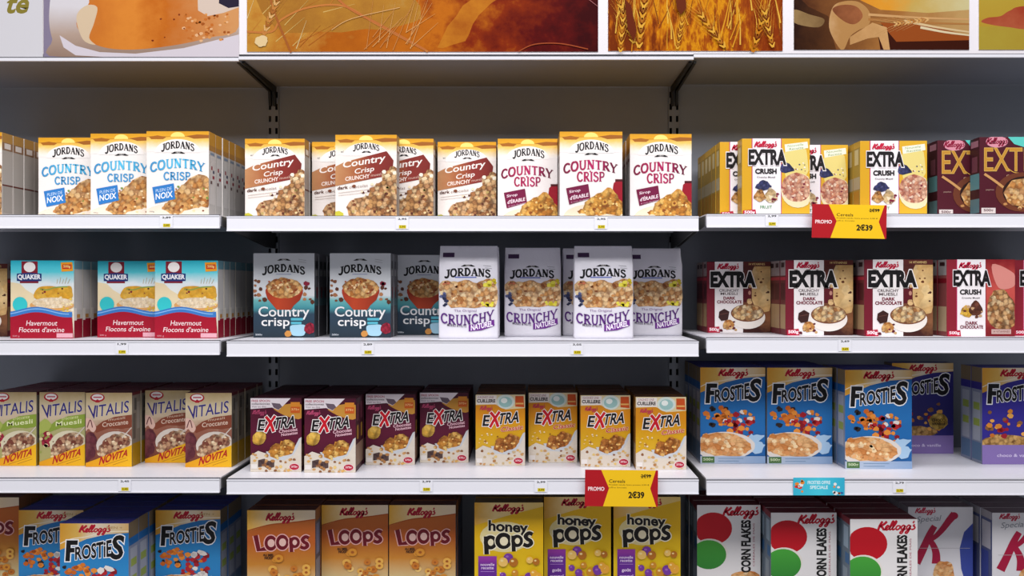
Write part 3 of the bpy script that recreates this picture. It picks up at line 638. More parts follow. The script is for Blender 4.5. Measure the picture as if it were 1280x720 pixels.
def d_loops():
    A = Art(89, 141, .06)
    A.rect(0, 0, 89, 141, grad([(0, 'b4642a'), (.3, 'b85c20'), (.5, 'c88430'), (.75, 'dccc98'), (1, 'd8b058')], 'y', 141, .08, .03))
    A.poly([(0, 0), (89, 0), (89, 12), (60, 15), (34, 18), (0, 28)], grad([(0, 'e0a838'), (.3, 'e2c690'), (1, 'e0ccb0')], 'x', 89, .2, .07), 'front_print')
    A.line([(0, 27), (30, 19), (60, 16), (89, 12)], 1.6, 'a8501c', 'front_print')
    A.script(25, 4, 63, 17.5, 'a8102c', 'logo', 1.8)
    [A.line([(11, 33), (15, 52), (25, 50)], w_, c_, 'title', smooth=False) for w_, c_ in ((8.6, 'eab0a8'), (6, '6e1220'))]
    for cx, cy in ((31, 43), (46, 42)):
        A.ell(cx, cy, 9.6, 11.4, 'eab0a8', 'title', n=24); A.ell(cx, cy, 8.2, 10, '6e1220', 'title', n=24); A.ell(cx+.4, cy, 4.6, 5.2, 'eac0b4', 'title', n=18)
    chunky(A, 'p', 55, 42, .78, '6e1220', 'eab0a8', 'eac0b4'); chunky(A, 's', 70, 42, .82, '6e1220', 'eab0a8', 'eac0b4')
    A.text('AU MIEL', 21, 57, 35, 60, '3a2018', 'subtitle', .03); A.text('NOIX', 23, 60.5, 34, 64, '3a2018', 'subtitle', .04)
    for i in range(26):
        cx, cy = random.uniform(28, 80), random.uniform(62, 136); r = random.uniform(4, 6.5); c = random.choice(['e8b050', 'd89030', 'f0c878', 'c87828'])
        A.ell(cx, cy, r, r*.85, c, 'picture', n=14); A.ell(cx, cy, r*.38, r*.3, 'a85c20', 'picture', n=10)
    return A, dict(front='c8782c', side='5a5a68', top='4a241c', bands=[(0, 16, '8a5a3a')], marks=[(20, 60, '7a84a0', .2, .8), (66, 120, '8a8c98', .1, .9)])
def d_pops():
    A = Art(90, 151, .06)
    A.rect(0, 0, 90, 151, grad([(0, 'd8ac1c'), (.25, 'e0b010'), (.6, 'e8c418'), (1, 'd8a010')], 'y', 151, .06, .03))
    A.poly([(0, 0), (90, 0), (90, 5), (40, 18), (0, 30)], grad([(0, 'd8a030'), (.3, 'e4c88a'), (1, 'e0c070')], 'x', 90, .2, .07), 'front_print')
    A.script(24, 3, 66, 15, 'a8102c', 'logo', 1.8)
    A.ell(40, 45, 33, 20, 'e8d898', 'title', n=24)
    A.text('honey', 19, 25, 69, 42, '18120f', 'title', .035, rise=-3, outline='f4ecd0', ow=.04)
    chunky(A, 'p', 12, 52, .98, '18120f', 'f4ecd0', 'efe4c0')
    A.ell(38, 50, 12, 12, 'f4ecd0', 'title', n=24); A.ell(38, 50, 10.8, 10.8, '18120f', 'title', n=24); A.ell(38.5, 50.5, 5.4, 5.8, 'efe4c0', 'title', n=18)
    chunky(A, 'p', 48, 50, .86, '18120f', 'f4ecd0', 'efe4c0'); chunky(A, 's', 64, 48, .92, '18120f', 'f4ecd0', 'efe4c0')
    A.rect(5, 70, 29, 118, grad([(0, 'b878a8'), (.62, '9a3aa4'), (.7, '6a2a98'), (1, '5a2488')], 'y', 118), 'flash')
    A.text('nouvelle', 8, 79, 26, 82.6, 'e8d0f0', 'flash', .02); A.text('recette', 9, 84, 25, 87, 'e8d0f0', 'flash', .02); A.line([(8, 90), (26, 90)], .5, 'c8a0e0', 'flash')
    A.text('goût', 11, 96, 23, 101, 'e8d0f0', 'flash', .03); A.text('caramel', 8, 104, 26, 108, 'e8d0f0', 'flash', .03)
    A.ell(34, 92, 1, 1, 'e8d0f0', 'flash', n=6)
    for i in range(34):
        cx, cy = random.uniform(36, 84), random.uniform(72, 146); r = random.uniform(4, 6.4); c = random.choice(['e8a838', 'd08c28', 'f0c468', 'b87020', '7a3aa0'])
        A.ell(cx, cy, r, r, c, 'picture', n=14); A.ell(cx-r*.25, cy-r*.3, r*.35, r*.25, 'f6dc98' if c[0] != '7' else 'a06ac0', 'picture', n=8)
    return A, dict(front='dbab14', side='7a6228', top='4a3a20', bands=[(0, 14, '8a7440')], marks=[(20, 70, '8a8070', .2, .8), (76, 130, '6a5a80', .1, .9)])
def d_corn():
    A = Art(87, 134, .06)
    A.rect(0, 0, 87, 134, 'e9e6e4')
    # plain colour patches in place of the character
    A.ell(22, 32, 26, 22, 'c01020', 'picture', n=30); A.ell(17, 66, 25, 20, 'e8e4d8', 'picture', n=30); A.ell(16, 68, 24, 20, grad([(0, '1f6a2c'), (.5, '4aa83c'), (1, '2c8030')], 'y', 90), 'picture', n=30)
    A.blob([(44, 100), (60, 90), (87, 96), (87, 134), (40, 134)], FLAKE, wob=1.5)
    A.script(36, 3, 86, 19, 'c0102c', 'logo', 2.0)
    A.text('CORN FLAKES', 61, 21, 73, 92, '1c1a1a', 'title', .045, vert=True)
    A.text('CEREALES DE MAIS', 76.5, 25, 79, 84, 'b0586a', 'title', 0, vert=True)
    return A, dict(front='e9e6e4', side='6a7a88', top='5a1c24', bands=[(0, 8, '7a2a34')], marks=[(12, 40, '9ab0c0', .2, .8), (46, 60, '3a6a9a', .1, .6), (66, 110, '8a9aa6', .3, .9)])
def d_special():
    A = Art(88, 134, .06)
    A.rect(0, 0, 88, 134, grad([(0, 'd6d4d6'), (1, 'e6e4e6')], 'y', 134))
    A.poly([(88, 22), (76, 34), (70, 56), (72, 84), (80, 110), (88, 120)], '3c4c9c', 'front_print', smooth=False)
    A.script(10, 1.5, 38, 11, 'b8304a', 'logo', 1.2)
    A.text('Special', 12, 12, 44, 22, '7c8088', 'title', .0, slant=.25, rise=2)
    r = 'a8143c'
    A.line([(36, 26), (29, 38), (20, 58), (11, 76)], 8, r, 'title', w1=12); A.line([(63, 10), (56, 18), (46, 31), (36, 41), (25, 47)], 11, r, 'title', w1=5); A.ell(62, 12, 6, 5, r, 'title', n=14); A.line([(29, 44), (35, 54), (38, 64), (38, 77)], 7, r, 'title', w1=12)
    A.line([(8, 56), (84, 56)], .5, 'b8b4b8', 'front_print')
    A.blob([(34, 84), (44, 74), (58, 76), (62, 88), (58, 104), (40, 104)], FLAKE, wob=1.2)
    A.blob([(8, 118), (30, 104), (66, 108), (80, 126), (70, 134), (12, 134)], FLAKE, wob=1.2)
    return A, dict(front='dedcde', side='5a628a', top='6a5a60', bands=[(0, 10, 'a8a4a8')], marks=[(14, 50, 'c4c2c8', .1, .9), (54, 120, '44509a', .3, 1)])
BAG_KINK = 0.80
def bag_front(z):
    H = 121/PPM; k = H*BAG_KINK
    return 0.0 if z < k else (z-k)/(H-k)*0.026
def d_bag():
    A = Art(77, 121, .07); A.surf = bag_front
    A.rect(5, 9, 20, 15, '3c2048', 'flash')
    A.slab('JORDANS', 8, 31, 68, 40.5, '131216', 'logo', 1.4, arch=3, serif=1.3); leaf(A, 38, 26, 19); A.rect(21, 40.5, 49, 42, '6a78c0', 'logo')
    A.line([(58, 26), (68, 27)], .5, '8a8a90', 'flash'); A.line([(60, 29), (69, 30)], .5, '8a8a90', 'flash')
    A.blob([(1.5, 50), (8, 46), (20, 47), (34, 45), (50, 48), (62, 44), (75, 48), (75.5, 78), (60, 80), (16, 80), (10, 70), (3, 64)], food(['c48848', 'e2b078', 'efcf9c', 'a86c38', 'f2dcb0'], 4.6, '6a3a1c', .6), wob=1.0)
    A.bits(26, 12, 48, 72, 79, ['f0d0a0', 'a8683a', 'c88c50', '7a4424'], 2.2); A.bits(8, 2, 62, 14, 78, ['3c4468', '2c3050', '5a6088'], 3.2); A.bits(4, 2, 46, 14, 56, ['8a2038', 'c87050'], 2.6)
    A.bits(7, 58, 44, 75, 54, ['d8c830', 'e8dc50', 'c8b020'], 3.2); A.bits(7, 56, 70, 72, 80, ['d8c830', 'e8dc50'], 3.2)
    A.text('The Original', 20, 83, 49, 87, '8a6a98', 'subtitle', 0)
    A.slab('CRUNCHY', 3, 88, 72, 100, '5c2a7c', 'title', 1.15, arch=-5, rise=4, serif=1.2)
    A.text('MUESLI & NUTS', 11, 102.5, 36, 105.5, '4a3a54', 'subtitle', 0.01, rise=-2)
    A.poly([(39, 103), (54, 102), (72, 96), (72.5, 104), (56, 110), (39, 111.5)], '6b2a88', 'banner'); A.text('NATUREL', 42, 100.6, 70, 107.4, 'f2eaf6', 'banner', .03, rise=6)
    return A, {}
def bag_mesh():
    """soft gusseted pouch: square base, sides pinching to a flat crimped top seal"""
    W, H, T = 77/PPM, 121/PPM, .07
    bm = bmesh.new(); rings = []
    zs = [0, .012, .04, .10, .25, .45, .62, .74, BAG_KINK, .86, .92, .965, .97, 1.0]
    for t in zs:
        z = t*H; yf = bag_front(z)
        yb = T if t < .6 else T-(t-.6)/.4*(T-.034)
        if t >= .95: yb = yf+.006-(0.002 if t > .96 else 0)
        if t < .02: yf += .003*(1-t/.012); yb -= .003
        hw = W/2*(1.0 if t < .8 else 1-.025*(t-.8)/.2)-(.002*(1-t/.012) if t < .012 else 0)
        pin = 0.0 if t < .25 else min(1, (t-.25)/.6)*.018                       # gusset pinch at mid-depth
        ym = (yf+yb)/2; r = .004 if yb-yf > .02 else .001
        ring = [(-hw+r, yf), (-hw*.5, yf), (0, yf), (hw*.5, yf), (hw-r, yf), (hw, yf+r), (hw-pin, ym), (hw, yb-r), (hw-r, yb), (0, yb+.003*(t < .9)), (-hw+r, yb), (-hw, yb-r), (-hw+pin, ym), (-hw, yf+r)]
        rings.append([bm.verts.new((x, y, z)) for x, y in ring])
    for a, b in zip(rings, rings[1:]):
        for i in range(len(a)):
            f = bm.faces.new((a[i], a[(i+1) % len(a)], b[(i+1) % len(a)], b[i])); f.smooth = True
    bm.faces.new(list(reversed(rings[0]))); bm.faces.new(rings[-1])
    m, n, l, b = new_mat('bag_film', .33, .5)
    tc = n.new('ShaderNodeTexCoord'); t = n.new('ShaderNodeTexNoise'); t.inputs['Scale'].default_value = 24; t.inputs['Detail'].default_value = 4
    mp = n.new('ShaderNodeMapping'); mp.inputs['Scale'].default_value = (1, 1, .35); l.new(tc.outputs['Object'], mp.inputs[0]); l.new(mp.outputs[0], t.inputs['Vector'])
    bp = n.new('ShaderNodeBump'); bp.inputs['Strength'].default_value = .35; bp.inputs['Distance'].default_value = .01
    l.new(t.outputs[0], bp.inputs['Height']); l.new(bp.outputs[0], b.inputs['Normal'])
    b.inputs['Base Color'].default_value = rgb('e2e0e8')
    return mesh_from(bm, 'bag', [m])

DESIGNS = {'walnut': d_walnut, 'brown': d_brown, 'maple': d_maple, 'crushfruit': lambda: d_crush('fruit'), 'crushdark': lambda: d_crush('dark'),
           'maroon': d_maroon, 'quaker': d_quaker, 'slate': d_slate, 'darkchoc': d_darkchoc, 'vitcocoa': lambda: d_vitalis('cocoa'),
           'vitgreen': lambda: d_vitalis('green'), 'exchoc': lambda: d_extra('choc'), 'exclassic': lambda: d_extra('classic'),
           'frost': lambda: d_frost('blue'), 'frostbright': lambda: d_frost('bright'), 'frostpurple': lambda: d_frost('purple'), 'frostnight': lambda: d_frost('night'),
           'loops': d_loops, 'pops': d_pops, 'corn': d_corn, 'special': d_special, 'bag': d_bag}
KIT = {}
def kit(name):
    if name not in KIT:
        A, kw = DESIGNS[name]()
        body = bag_mesh() if name == 'bag' else carton_mesh(A, **kw)
        KIT[name] = (A, body, A.build())
    return KIT[name]

# ------------------------------------------------------------------ floor and shelving
def Zpx(y): return ZC-(y-VY)/PPM
def Xpx(x): return (x-VX)/PPM
steel = paint('white_powder_coat', 'e3e3ea', .38, .45, var=.02)
railm = paint('price_rail_plastic', 'ececf2', .3, .5, var=.01)
greyp = paint('grey_back_panel', '8b9099', .6, .3, var=.04)
brk = paint('dark_bracket_steel', '4a4a4a', .5, .4, var=.05)
black = paint('black_recess', '060606', .8, .1, var=.0)
YB = 0.452                                      # face of the back panels
bm = bmesh.new(); box_bm(bm, -4, -4.5, -0.05, 4, 1.2, 0)
floor = link('floor', mesh_from(bm, 'floor', [paint('pale_floor_tile', 'b0b2b8', .3, .5, var=.05, scale=3)])); tag(floor, kind='structure')
bm = bmesh.new(); box_bm(bm, -4, .60, 0, 4, .70, 3.6)
wall = link('wall_back', mesh_from(bm, 'wall_back', [paint('plain_wall_paint', 'b8b6b2', .8, .2)])); tag(wall, kind='structure')

U1, U2 = Xpx(279.5), Xpx(878)                   # the two bay joints
bays = [('left', Xpx(279.5)-598.5/PPM, U1), ('middle', U1, U2), ('right', U2, U2+598.5/PPM)]
for name, xa, xb in bays:
    bm = bmesh.new()
    z = 0.06
    box_bm(bm, xa+.019, YB, .04, xb-.019, YB+.012, 2.42)
    for zz in (0.45, 0.95, 1.45, 1.95):
        box_bm(bm, xa+.02, YB+.012, zz, xb-.02, YB+.022, zz+.03)
    o = link('back_panel', mesh_from(bm, 'back_panel', [greyp]))
    tag(o, {'left': 'plain grey steel back panel behind the left-hand bay of shelves', 'middle': 'plain grey steel back panel behind the middle bay, between the slotted uprights', 'right': 'plain grey steel back panel behind the right-hand bay of shelves'}[name], 'panel', 'grey back panels')
def upright(x, label):
    """slotted steel post: front plate pierced by two columns of slots, hollow behind"""
    bm = bmesh.new(); w = .036; y0 = YB-.004
    xs = [x-w/2, x-.0148, x-.0068, x+.0068, x+.0148, x+w/2]
    p = .040; z = 0.04; 
    while z < 2.42:
        zt = min(z+p, 2.44); za, zb = z+.011, z+.031
        for (u0, u1) in ((xs[0], xs[1]), (xs[2], xs[3]), (xs[4], xs[5])):
            quad(bm, [(u0, y0, z), (u1, y0, z), (u1, y0, zt), (u0, y0, zt)], 0)
        for (u0, u1) in ((xs[1], xs[2]), (xs[3], xs[4])):
            quad(bm, [(u0, y0, z), (u1, y0, z), (u1, y0, za), (u0, y0, za)], 0)
            quad(bm, [(u0, y0, zb), (u1, y0, zb), (u1, y0, zt), (u0, y0, zt)], 0)
        z += p
    for u in (xs[0], xs[-1]): quad(bm, [(u, y0, .04), (u, y0+.06, .04), (u, y0+.06, z), (u, y0, z)], 0)
    quad(bm, [(xs[0], y0+.03, .04), (xs[-1], y0+.03, .04), (xs[-1], y0+.03, z), (xs[0], y0+.03, z)], 1)
    box_bm(bm, x-.013, y0-.3, 0, x+.013, y0+.06, .04, 0)
    bmesh.ops.remove_doubles(bm, verts=bm.verts[:], dist=1e-5)
    o = link('shelf_upright', mesh_from(bm, 'shelf_upright', [greyp, black])); tag(o, label, 'shelf post', 'slotted uprights between bays')
upright(U1, 'slotted grey upright post joining the left and middle bays')
upright(U2, 'slotted grey upright post joining the middle and right bays')

def bracket_mesh(depth, h0, h1):
    bm = bmesh.new(); t = .0025
    prof = [(0.012, -.004), (depth, -.004), (depth, -h1), (depth-.05, -h1), (.012, -h0)]
    a = [bm.verts.new((0, y, z)) for y, z in prof]; b = [bm.verts.new((t, y, z)) for y, z in prof]
    bm.faces.new(a); bm.faces.new(list(reversed(b)))
    for i in range(5): bm.faces.new((a[i], b[i], b[(i+1) % 5], a[(i+1) % 5]))
    return mesh_from(bm, 'bracket', [brk])
BR = bracket_mesh(YB-.006, .032, .07)
def shelf(xa, xb, ys, rail0, rail1, label):
    """shelf tray with folded front, clip-on price rail, two side brackets; ys = surface height in picture rows at the front edge"""
    z = Zpx(ys); r = empty('shelf', ((xa+xb)/2, 0, z)); tag(r, label, 'shelf', 'white shelves of the display')
    w = (xb-xa)/2; bm = bmesh.new()
    box_bm(bm, -w, .004, -.003, w, YB-.006, 0, 0)
    box_bm(bm, -w, .004, -.032, w, .008, -.003, 0)
    box_bm(bm, -w, .06, -.012, w, .062, -.003, 0); box_bm(bm, -w, .40, -.02, w, .402, -.003, 0)
    link('shelf_board', mesh_from(bm, 'shelf_board', [steel]), r)
    zt, zb = Zpx(rail0+1.2)-z, Zpx(rail1)-z
    bm = bmesh.new(); box_bm(bm, -w, -.004, zb, w, .0035, zt, 0, .0012)
    box_bm(bm, -w, -.0055, zb, w, -.0035, zb+.003, 0); box_bm(bm, -w, -.0055, zt-.003, w, -.0035, zt, 0)
    box_bm(bm, -w, -.001, zt, w, .0035, zt+.0024, 1)
    link('price_rail', mesh_from(bm, 'price_rail', [railm, paint('grey_seam', '55555c', .6, .3)]), r)
    for sx in (-w-.0028, w+.0003):
        link('bracket', BR, r, (sx, 0, 0))
    return r
G = .009
S = {}
edges = {'L': (bays[0][1]+G, Xpx(275)), 'M': (Xpx(284), Xpx(873)), 'R': (Xpx(883), bays[2][2]-G)}
where = {'L': 'left-hand bay', 'M': 'middle bay', 'R': 'right-hand bay'}
rows = {1: {'L': (268.5, 268, 285.6), 'M': (270, 269.5, 289), 'R': (267.5, 267, 284.5)},
        2: {'L': (425.5, 425, 443.6), 'M': (426, 425.5, 445.5), 'R': (421.8, 421.5, 441)},
        3: {'L': (597, 597, 615.5), 'M': (597.8, 598, 617.3), 'R': (598, 599.5, 618.5)},
        4: {'L': (792, 792, 811), 'M': (792, 792, 811), 'R': (792, 792, 811)}}
nm = {1: 'top shelf', 2: 'second shelf down', 3: 'third shelf down', 4: 'lowest shelf, mostly below the picture,'}
for r, d in rows.items():
    for b, (ys, a, c) in d.items():
        shelf(edges[b][0], edges[b][1], ys, a, c, 'white steel %s of the %s with price rail' % (nm[r], where[b])); S[(r, b)] = ys

# ------------------------------------------------------------------ packs on the shelves
ORD = ['', 'second', 'third', 'fourth', 'fifth', 'sixth', 'seventh', 'eighth', 'ninth']
GROUPS = {'walnut': 'white and gold boxes with light-blue lettering', 'brown': 'white and gold boxes with a brown banner', 'maple': 'white and gold boxes with maroon lettering',
  'crushfruit': 'yellow crunchy muesli boxes', 'crushdark': 'red crushed muesli boxes', 'maroon': 'dark maroon boxes with gold lettering', 'quaker': 'teal and red porridge oat boxes',
  'slate': 'grey and slate-blue cereal boxes', 'darkchoc': 'dark red chocolate muesli boxes', 'vitcocoa': 'tan and brown muesli boxes', 'vitgreen': 'tan and green muesli boxes',
  'exchoc': 'maroon cluster cereal boxes', 'exclassic': 'orange cluster cereal boxes', 'frost': 'blue frosted flake boxes, third shelf', 'frostbright': 'blue frosted flake boxes, lowest shelf',
  'frostpurple': 'purple frosted flake boxes', 'frostnight': 'purple frosted flake boxes', 'loops': 'orange ring cereal boxes', 'pops': 'yellow honey puff boxes', 'corn': 'white corn flake boxes',
  'special': 'white boxes with a big red letter K', 'bag': 'silver and purple granola bags'}
def put(row, bay, design, s, xl, n, label, short, col):
    """one facing: front pack with all its print, and n-1 packs behind it; s = scale against the front edge, xl = left edge (pixels at the front edge, from the view centre)"""
    A, body, prints = kit(design)
    W = A.W; ys = S[(row, bay)]
    x = (xl+W/2)/PPM; y = D*(1/s-1); z = Zpx(ys)+.0004
    kind = 'cereal_bag' if design == 'bag' else 'cereal_box'; cat = 'cereal bag' if design == 'bag' else 'cereal box'
    r = empty(kind, (x, y, z)); tag(r, label, cat, GROUPS[design])
    link('bag' if design == 'bag' else 'carton', body, r)
    for nm_, me in prints: link(nm_, me, r)
    rot = random.uniform(-.35, .35); r.rotation_euler.z = math.radians(rot)
    step = A.T+.0012
    y += .0015
    for k in range(1, n):
        if y+step*k+A.T > YB-.008: break
        o = link(kind, body, None, (x+random.uniform(-.0012, .0012), y+step*k, z))
        tag(o, '%s, %s from the front of the %s' % (short, ORD[k], col), cat, GROUPS[design])
F = 9
P = [
 # top shelf
 (1,'L','brown',.98,-750,F,'gold-topped cereal box cut off by the left picture edge, top shelf','gold-topped box','column at the left edge, top shelf'),
 (1,'L','walnut',.946,-647,F,'white gold-topped box with blue lettering, leftmost of its three, top shelf','blue-lettered walnut cereal box','leftmost column of its kind'),
 (1,'L','walnut',.971,-563,F,'white gold-topped box with blue lettering, middle of its three, top shelf','blue-lettered walnut cereal box','middle column of its kind'),
 (1,'L','walnut',.986,-483.5,F,'white gold-topped box with blue lettering, rightmost and nearest of its three','blue-lettered walnut cereal box','rightmost column of its kind'),
 (1,'M','brown',.946,-374,F,'brown-bannered gold-topped box, first at the left end of the middle top shelf','brown-bannered cereal box','column at the middle shelf\'s left end'),
 (1,'M','brown',.926,-291.5,F,'brown-bannered box set back, its right half hidden by a box pulled forward','brown-bannered cereal box','column left of the box pulled forward'),
 (1,'M','brown',.971,-248,1,'brown-bannered box pulled forward, overlapping one box on either side','',''),
 (1,'M','brown',.946,-204,F,'brown-bannered box, its left half hidden by the box pulled forward','brown-bannered cereal box','column right of the box pulled forward'),
 (1,'M','brown',.926,-122,4,'brown-bannered box set back, directly left of the maroon-lettered boxes','brown-bannered cereal box','column beside the maroon-lettered boxes'),
 (1,'M','maple',.946,-40,3,'maroon-lettered gold-topped box set back, leftmost of its three','maroon-lettered maple cereal box','leftmost column of its kind'),
 (1,'M','maple',.991,40,F,'maroon-lettered gold-topped box nearest the shelf edge, middle of its three','maroon-lettered maple cereal box','middle column of its kind'),
 (1,'M','maple',.976,130.5,F,'maroon-lettered gold-topped box, last at the right end of the middle top shelf','maroon-lettered maple cereal box','rightmost column of its kind'),
 (1,'R','crushfruit',.963,249,F,'yellow muesli box, mostly hidden behind the foremost yellow box\'s left side','yellow fruit muesli box','leftmost yellow column'),
 (1,'R','crushfruit',.985,271.5,1,'foremost yellow muesli box with full title, overlapping two yellow boxes behind','',''),
 (1,'R','crushfruit',.943,338,F,'yellow muesli box whose left part hides behind the foremost yellow box','yellow fruit muesli box','column above the promo card'),
 (1,'R','crushfruit',.97,428,F,'yellow muesli box with its whole front clear, rightmost of the yellow ones','yellow fruit muesli box','rightmost yellow column'),
 (1,'R','maroon',.9635,531,F,'dark maroon box with gold lettering, set back and half hidden, top shelf right','dark maroon muesli box','maroon column, top shelf right'),
 (1,'R','maroon',.985,573,1,'dark maroon box with gold lettering and teal corner, cut by the right picture edge','',''),
 # second shelf
 (2,'L','darkchoc',.93,-788,F,'dark red-brown muesli box at the left picture edge, second shelf','dark red-brown muesli box','left-edge column, second shelf'),
 (2,'L','quaker',.962,-672,F,'teal and red oat box, leftmost of the three','teal and red oat box','leftmost oat column'),
 (2,'L','quaker',.945,-569,F,'teal and red oat box set back, middle one partly covered on its right','teal and red oat box','middle oat column'),
 (2,'L','quaker',.96,-485.7,F,'teal and red oat box, rightmost of the three with its long row behind','teal and red oat box','rightmost oat column'),
 (2,'M','slate',.94,-365,F,'grey and slate box with red bowl, leftmost of the three','grey slate cereal box','leftmost slate column'),
 (2,'M','slate',.94,-263.5,F,'grey and slate box with red bowl, middle of the three','grey slate cereal box','middle slate column'),
 (2,'M','slate',.893,-185.5,F,'grey and slate box with red bowl, deep in shade beside the granola bags','grey slate cereal box','shaded slate column'),
 (2,'M','bag',.962,-116,2,'silver purple-lettered granola bag at the shelf edge, first bag from the left','silver granola bag','leftmost bag column'),
 (2,'M','bag',.92,-32,3,'silver granola bag in shade, second bag from the left','silver granola bag','second bag column'),
 (2,'M','bag',.905,48,3,'silver granola bag almost wholly hidden, only a left strip showing','silver granola bag','third, mostly hidden bag column'),
 (2,'M','bag',.961,60,1,'silver purple-lettered granola bag at the shelf edge, right of centre','',''),
 (2,'M','bag',.905,136.5,3,'silver granola bag in shade, last bag on the right','silver granola bag','rightmost bag column'),
 (2,'R','darkchoc',.905,247,F,'dark red chocolate muesli box set back in shade, left end of right bay','dark chocolate muesli box','left dark red column'),
 (2,'R','darkchoc',.958,336,F,'dark red chocolate muesli box with large bowl, middle of the three','dark chocolate muesli box','middle dark red column'),
 (2,'R','darkchoc',.975,431,F,'dark red chocolate muesli box nearest the edge, rightmost of the three','dark chocolate muesli box','right dark red column'),
 (2,'R','crushdark',.98,534,F,'red crushed muesli box with white middle stripe, whole front visible','red crushed muesli box','left red column'),
 (2,'R','crushdark',.965,629,F,'red crushed muesli box cut off by the right picture edge, second shelf','red crushed muesli box','column at the right picture edge'),
 # third shelf
 (3,'L','vitgreen',.938,-716,F,'tan and green muesli box cut off by the left picture edge','green-bannered muesli box','column at the left picture edge'),
 (3,'L','vitgreen',.938,-651,F,'tan and green muesli box with whole front visible','green-bannered muesli box','right green column'),
 (3,'L','vitcocoa',.943,-586,F,'tan and brown muesli box touching the green ones, leftmost brown','brown-bannered muesli box','left brown column'),
 (3,'L','vitcocoa',.922,-519,F,'tan and brown muesli box set back in shade, middle brown','brown-bannered muesli box','middle brown column'),
 (3,'L','vitcocoa',.945,-453,F,'tan and brown muesli box at the right end of the left bay','brown-bannered muesli box','right brown column'),
 (3,'M','exchoc',.966,-359,F,'maroon cluster cereal box, first at the left end, third shelf','maroon cluster box','first maroon column'),
 (3,'M','exchoc',.97,-288,F,'maroon cluster cereal box, second from the left, nearest the edge','maroon cluster box','second maroon column'),
 (3,'M','exchoc',.93,-218,F,'maroon cluster cereal box set back, third from the left','maroon cluster box','third maroon column'),
 (3,'M','exchoc',.918,-147,F,'maroon cluster cereal box set furthest back, beside the orange boxes','maroon cluster box','fourth maroon column'),
 (3,'M','exclassic',.934,-70,F,'orange cluster cereal box, leftmost, beside the maroon boxes','orange cluster box','first orange column'),
 (3,'M','exclassic',.918,.8,F,'orange cluster cereal box set furthest back, second orange one','orange cluster box','second orange column'),
 (3,'M','exclassic',.94,70,F,'orange cluster cereal box just above the promo card','orange cluster box','third orange column'),
 (3,'M','exclassic',.955,141,F,'orange cluster cereal box nearest the edge, rightmost','orange cluster box','fourth orange column'),
 (3,'R','frost',.922,233.6,F,'blue frosted flake box, leftmost of three on the third shelf','blue frosted flake box','first blue column'),
 (3,'R','frost',.924,323.5,F,'blue frosted flake box, middle of three on the third shelf','blue frosted flake box','second blue column'),
 (3,'R','frost',.95,417,3,'blue frosted flake box standing forward, brightest of the three on the third shelf','blue frosted flake box','third blue column'),
 (3,'R','frostnight',.87,523,F,'dark purple frosted flake box far back in deep shade','dark purple box','deep shaded column'),
 (3,'R','frostpurple',.926,613,2,'purple frosted flake box cut off by the right picture edge','purple frosted flake box','column at the right edge'),
 # lowest shelf
 (4,'L','loops',.90,-796,F,'orange-brown cereal box at the lower left picture corner','orange-brown cereal box','column in the lower left corner'),
 (4,'L','frostbright',.92,-692,F,'blue frosted flake box, leftmost of the three at bottom left, partly covered','blue frosted flake box','left blue column, lowest shelf'),
 (4,'L','frostbright',.975,-600,F,'blue frosted flake box pulled furthest forward, middle of three at bottom left','blue frosted flake box','middle blue column, lowest shelf'),
 (4,'L','frostbright',.92,-506,F,'blue frosted flake box, rightmost of the three at bottom left','blue frosted flake box','right blue column, lowest shelf'),
 (4,'M','loops',.955,-367.5,F,'orange ring cereal box standing forward, leftmost of the three','orange ring cereal box','left orange column'),
 (4,'M','loops',.933,-276.5,F,'orange ring cereal box, middle of the three','orange ring cereal box','middle orange column'),
 (4,'M','loops',.933,-186,F,'orange ring cereal box, rightmost of the three','orange ring cereal box','right orange column'),
 (4,'M','pops',.955,-70,F,'yellow honey puff box standing forward, leftmost of the three','yellow honey puff box','left yellow column'),
 (4,'M','pops',.93,21.5,F,'yellow honey puff box, middle of the three, under the promo card','yellow honey puff box','middle yellow column'),
 (4,'M','pops',.93,115,F,'yellow honey puff box, rightmost of the three','yellow honey puff box','right yellow column'),
 (4,'R','corn',.911,232,F,'white corn flake box set furthest back, leftmost of the three','white corn flake box','left corn flake column'),
 (4,'R','corn',.943,322,F,'white corn flake box, middle of the three','white corn flake box','middle corn flake column'),
 (4,'R','corn',.97,415,F,'white corn flake box standing forward, rightmost and brightest of the three','white corn flake box','right corn flake column'),
 (4,'R','special',.919,517,F,'white box with big red K, shaded, beside the corn flakes','white red-K box','left red-K column'),
 (4,'R','special',.943,615,F,'white box with big red K, cut by the lower right picture corner','white red-K box','column in the lower right corner'),
]
for p in P: put(*p)

# ------------------------------------------------------------------ price tickets and promotion cards on the rails
def flatpart(name, A, parent, thick=.0006, backing='f0f0f0'):
    """a card with real thickness and its print"""
    bm = bmesh.new(); box_bm(bm, -A.W/2/PPM, 0, 0, A.W/2/PPM, thick, A.H/PPM)
    link(name, mesh_from(bm, name, [flat(backing)]), parent)
    for n_, me in A.build(.00008, .00003): link(n_, me, parent)
TICK = {}
def ticket(xc, yt, label, price):
    A = Art(16, 14.5)
    A.text(price, 3, .8, 13.5, 3.4, '2c2c2c', 'price_print', .03); A.poly([(4, 9.6), (13, 9.6), (13, 13.8), (4, 13.8)], 'd8c414', 'yellow_mark'); A.text(price, 5.2, 10.4, 11.8, 13, '5a4c08', 'yellow_mark', .02)
    r = empty('price_ticket', (Xpx(xc), -.0060, Zpx(yt)-14.5/PPM)); tag(r, label, 'price ticket', 'small price tickets on the rails')
    flatpart('card', A, r, .0003, 'ececf2')
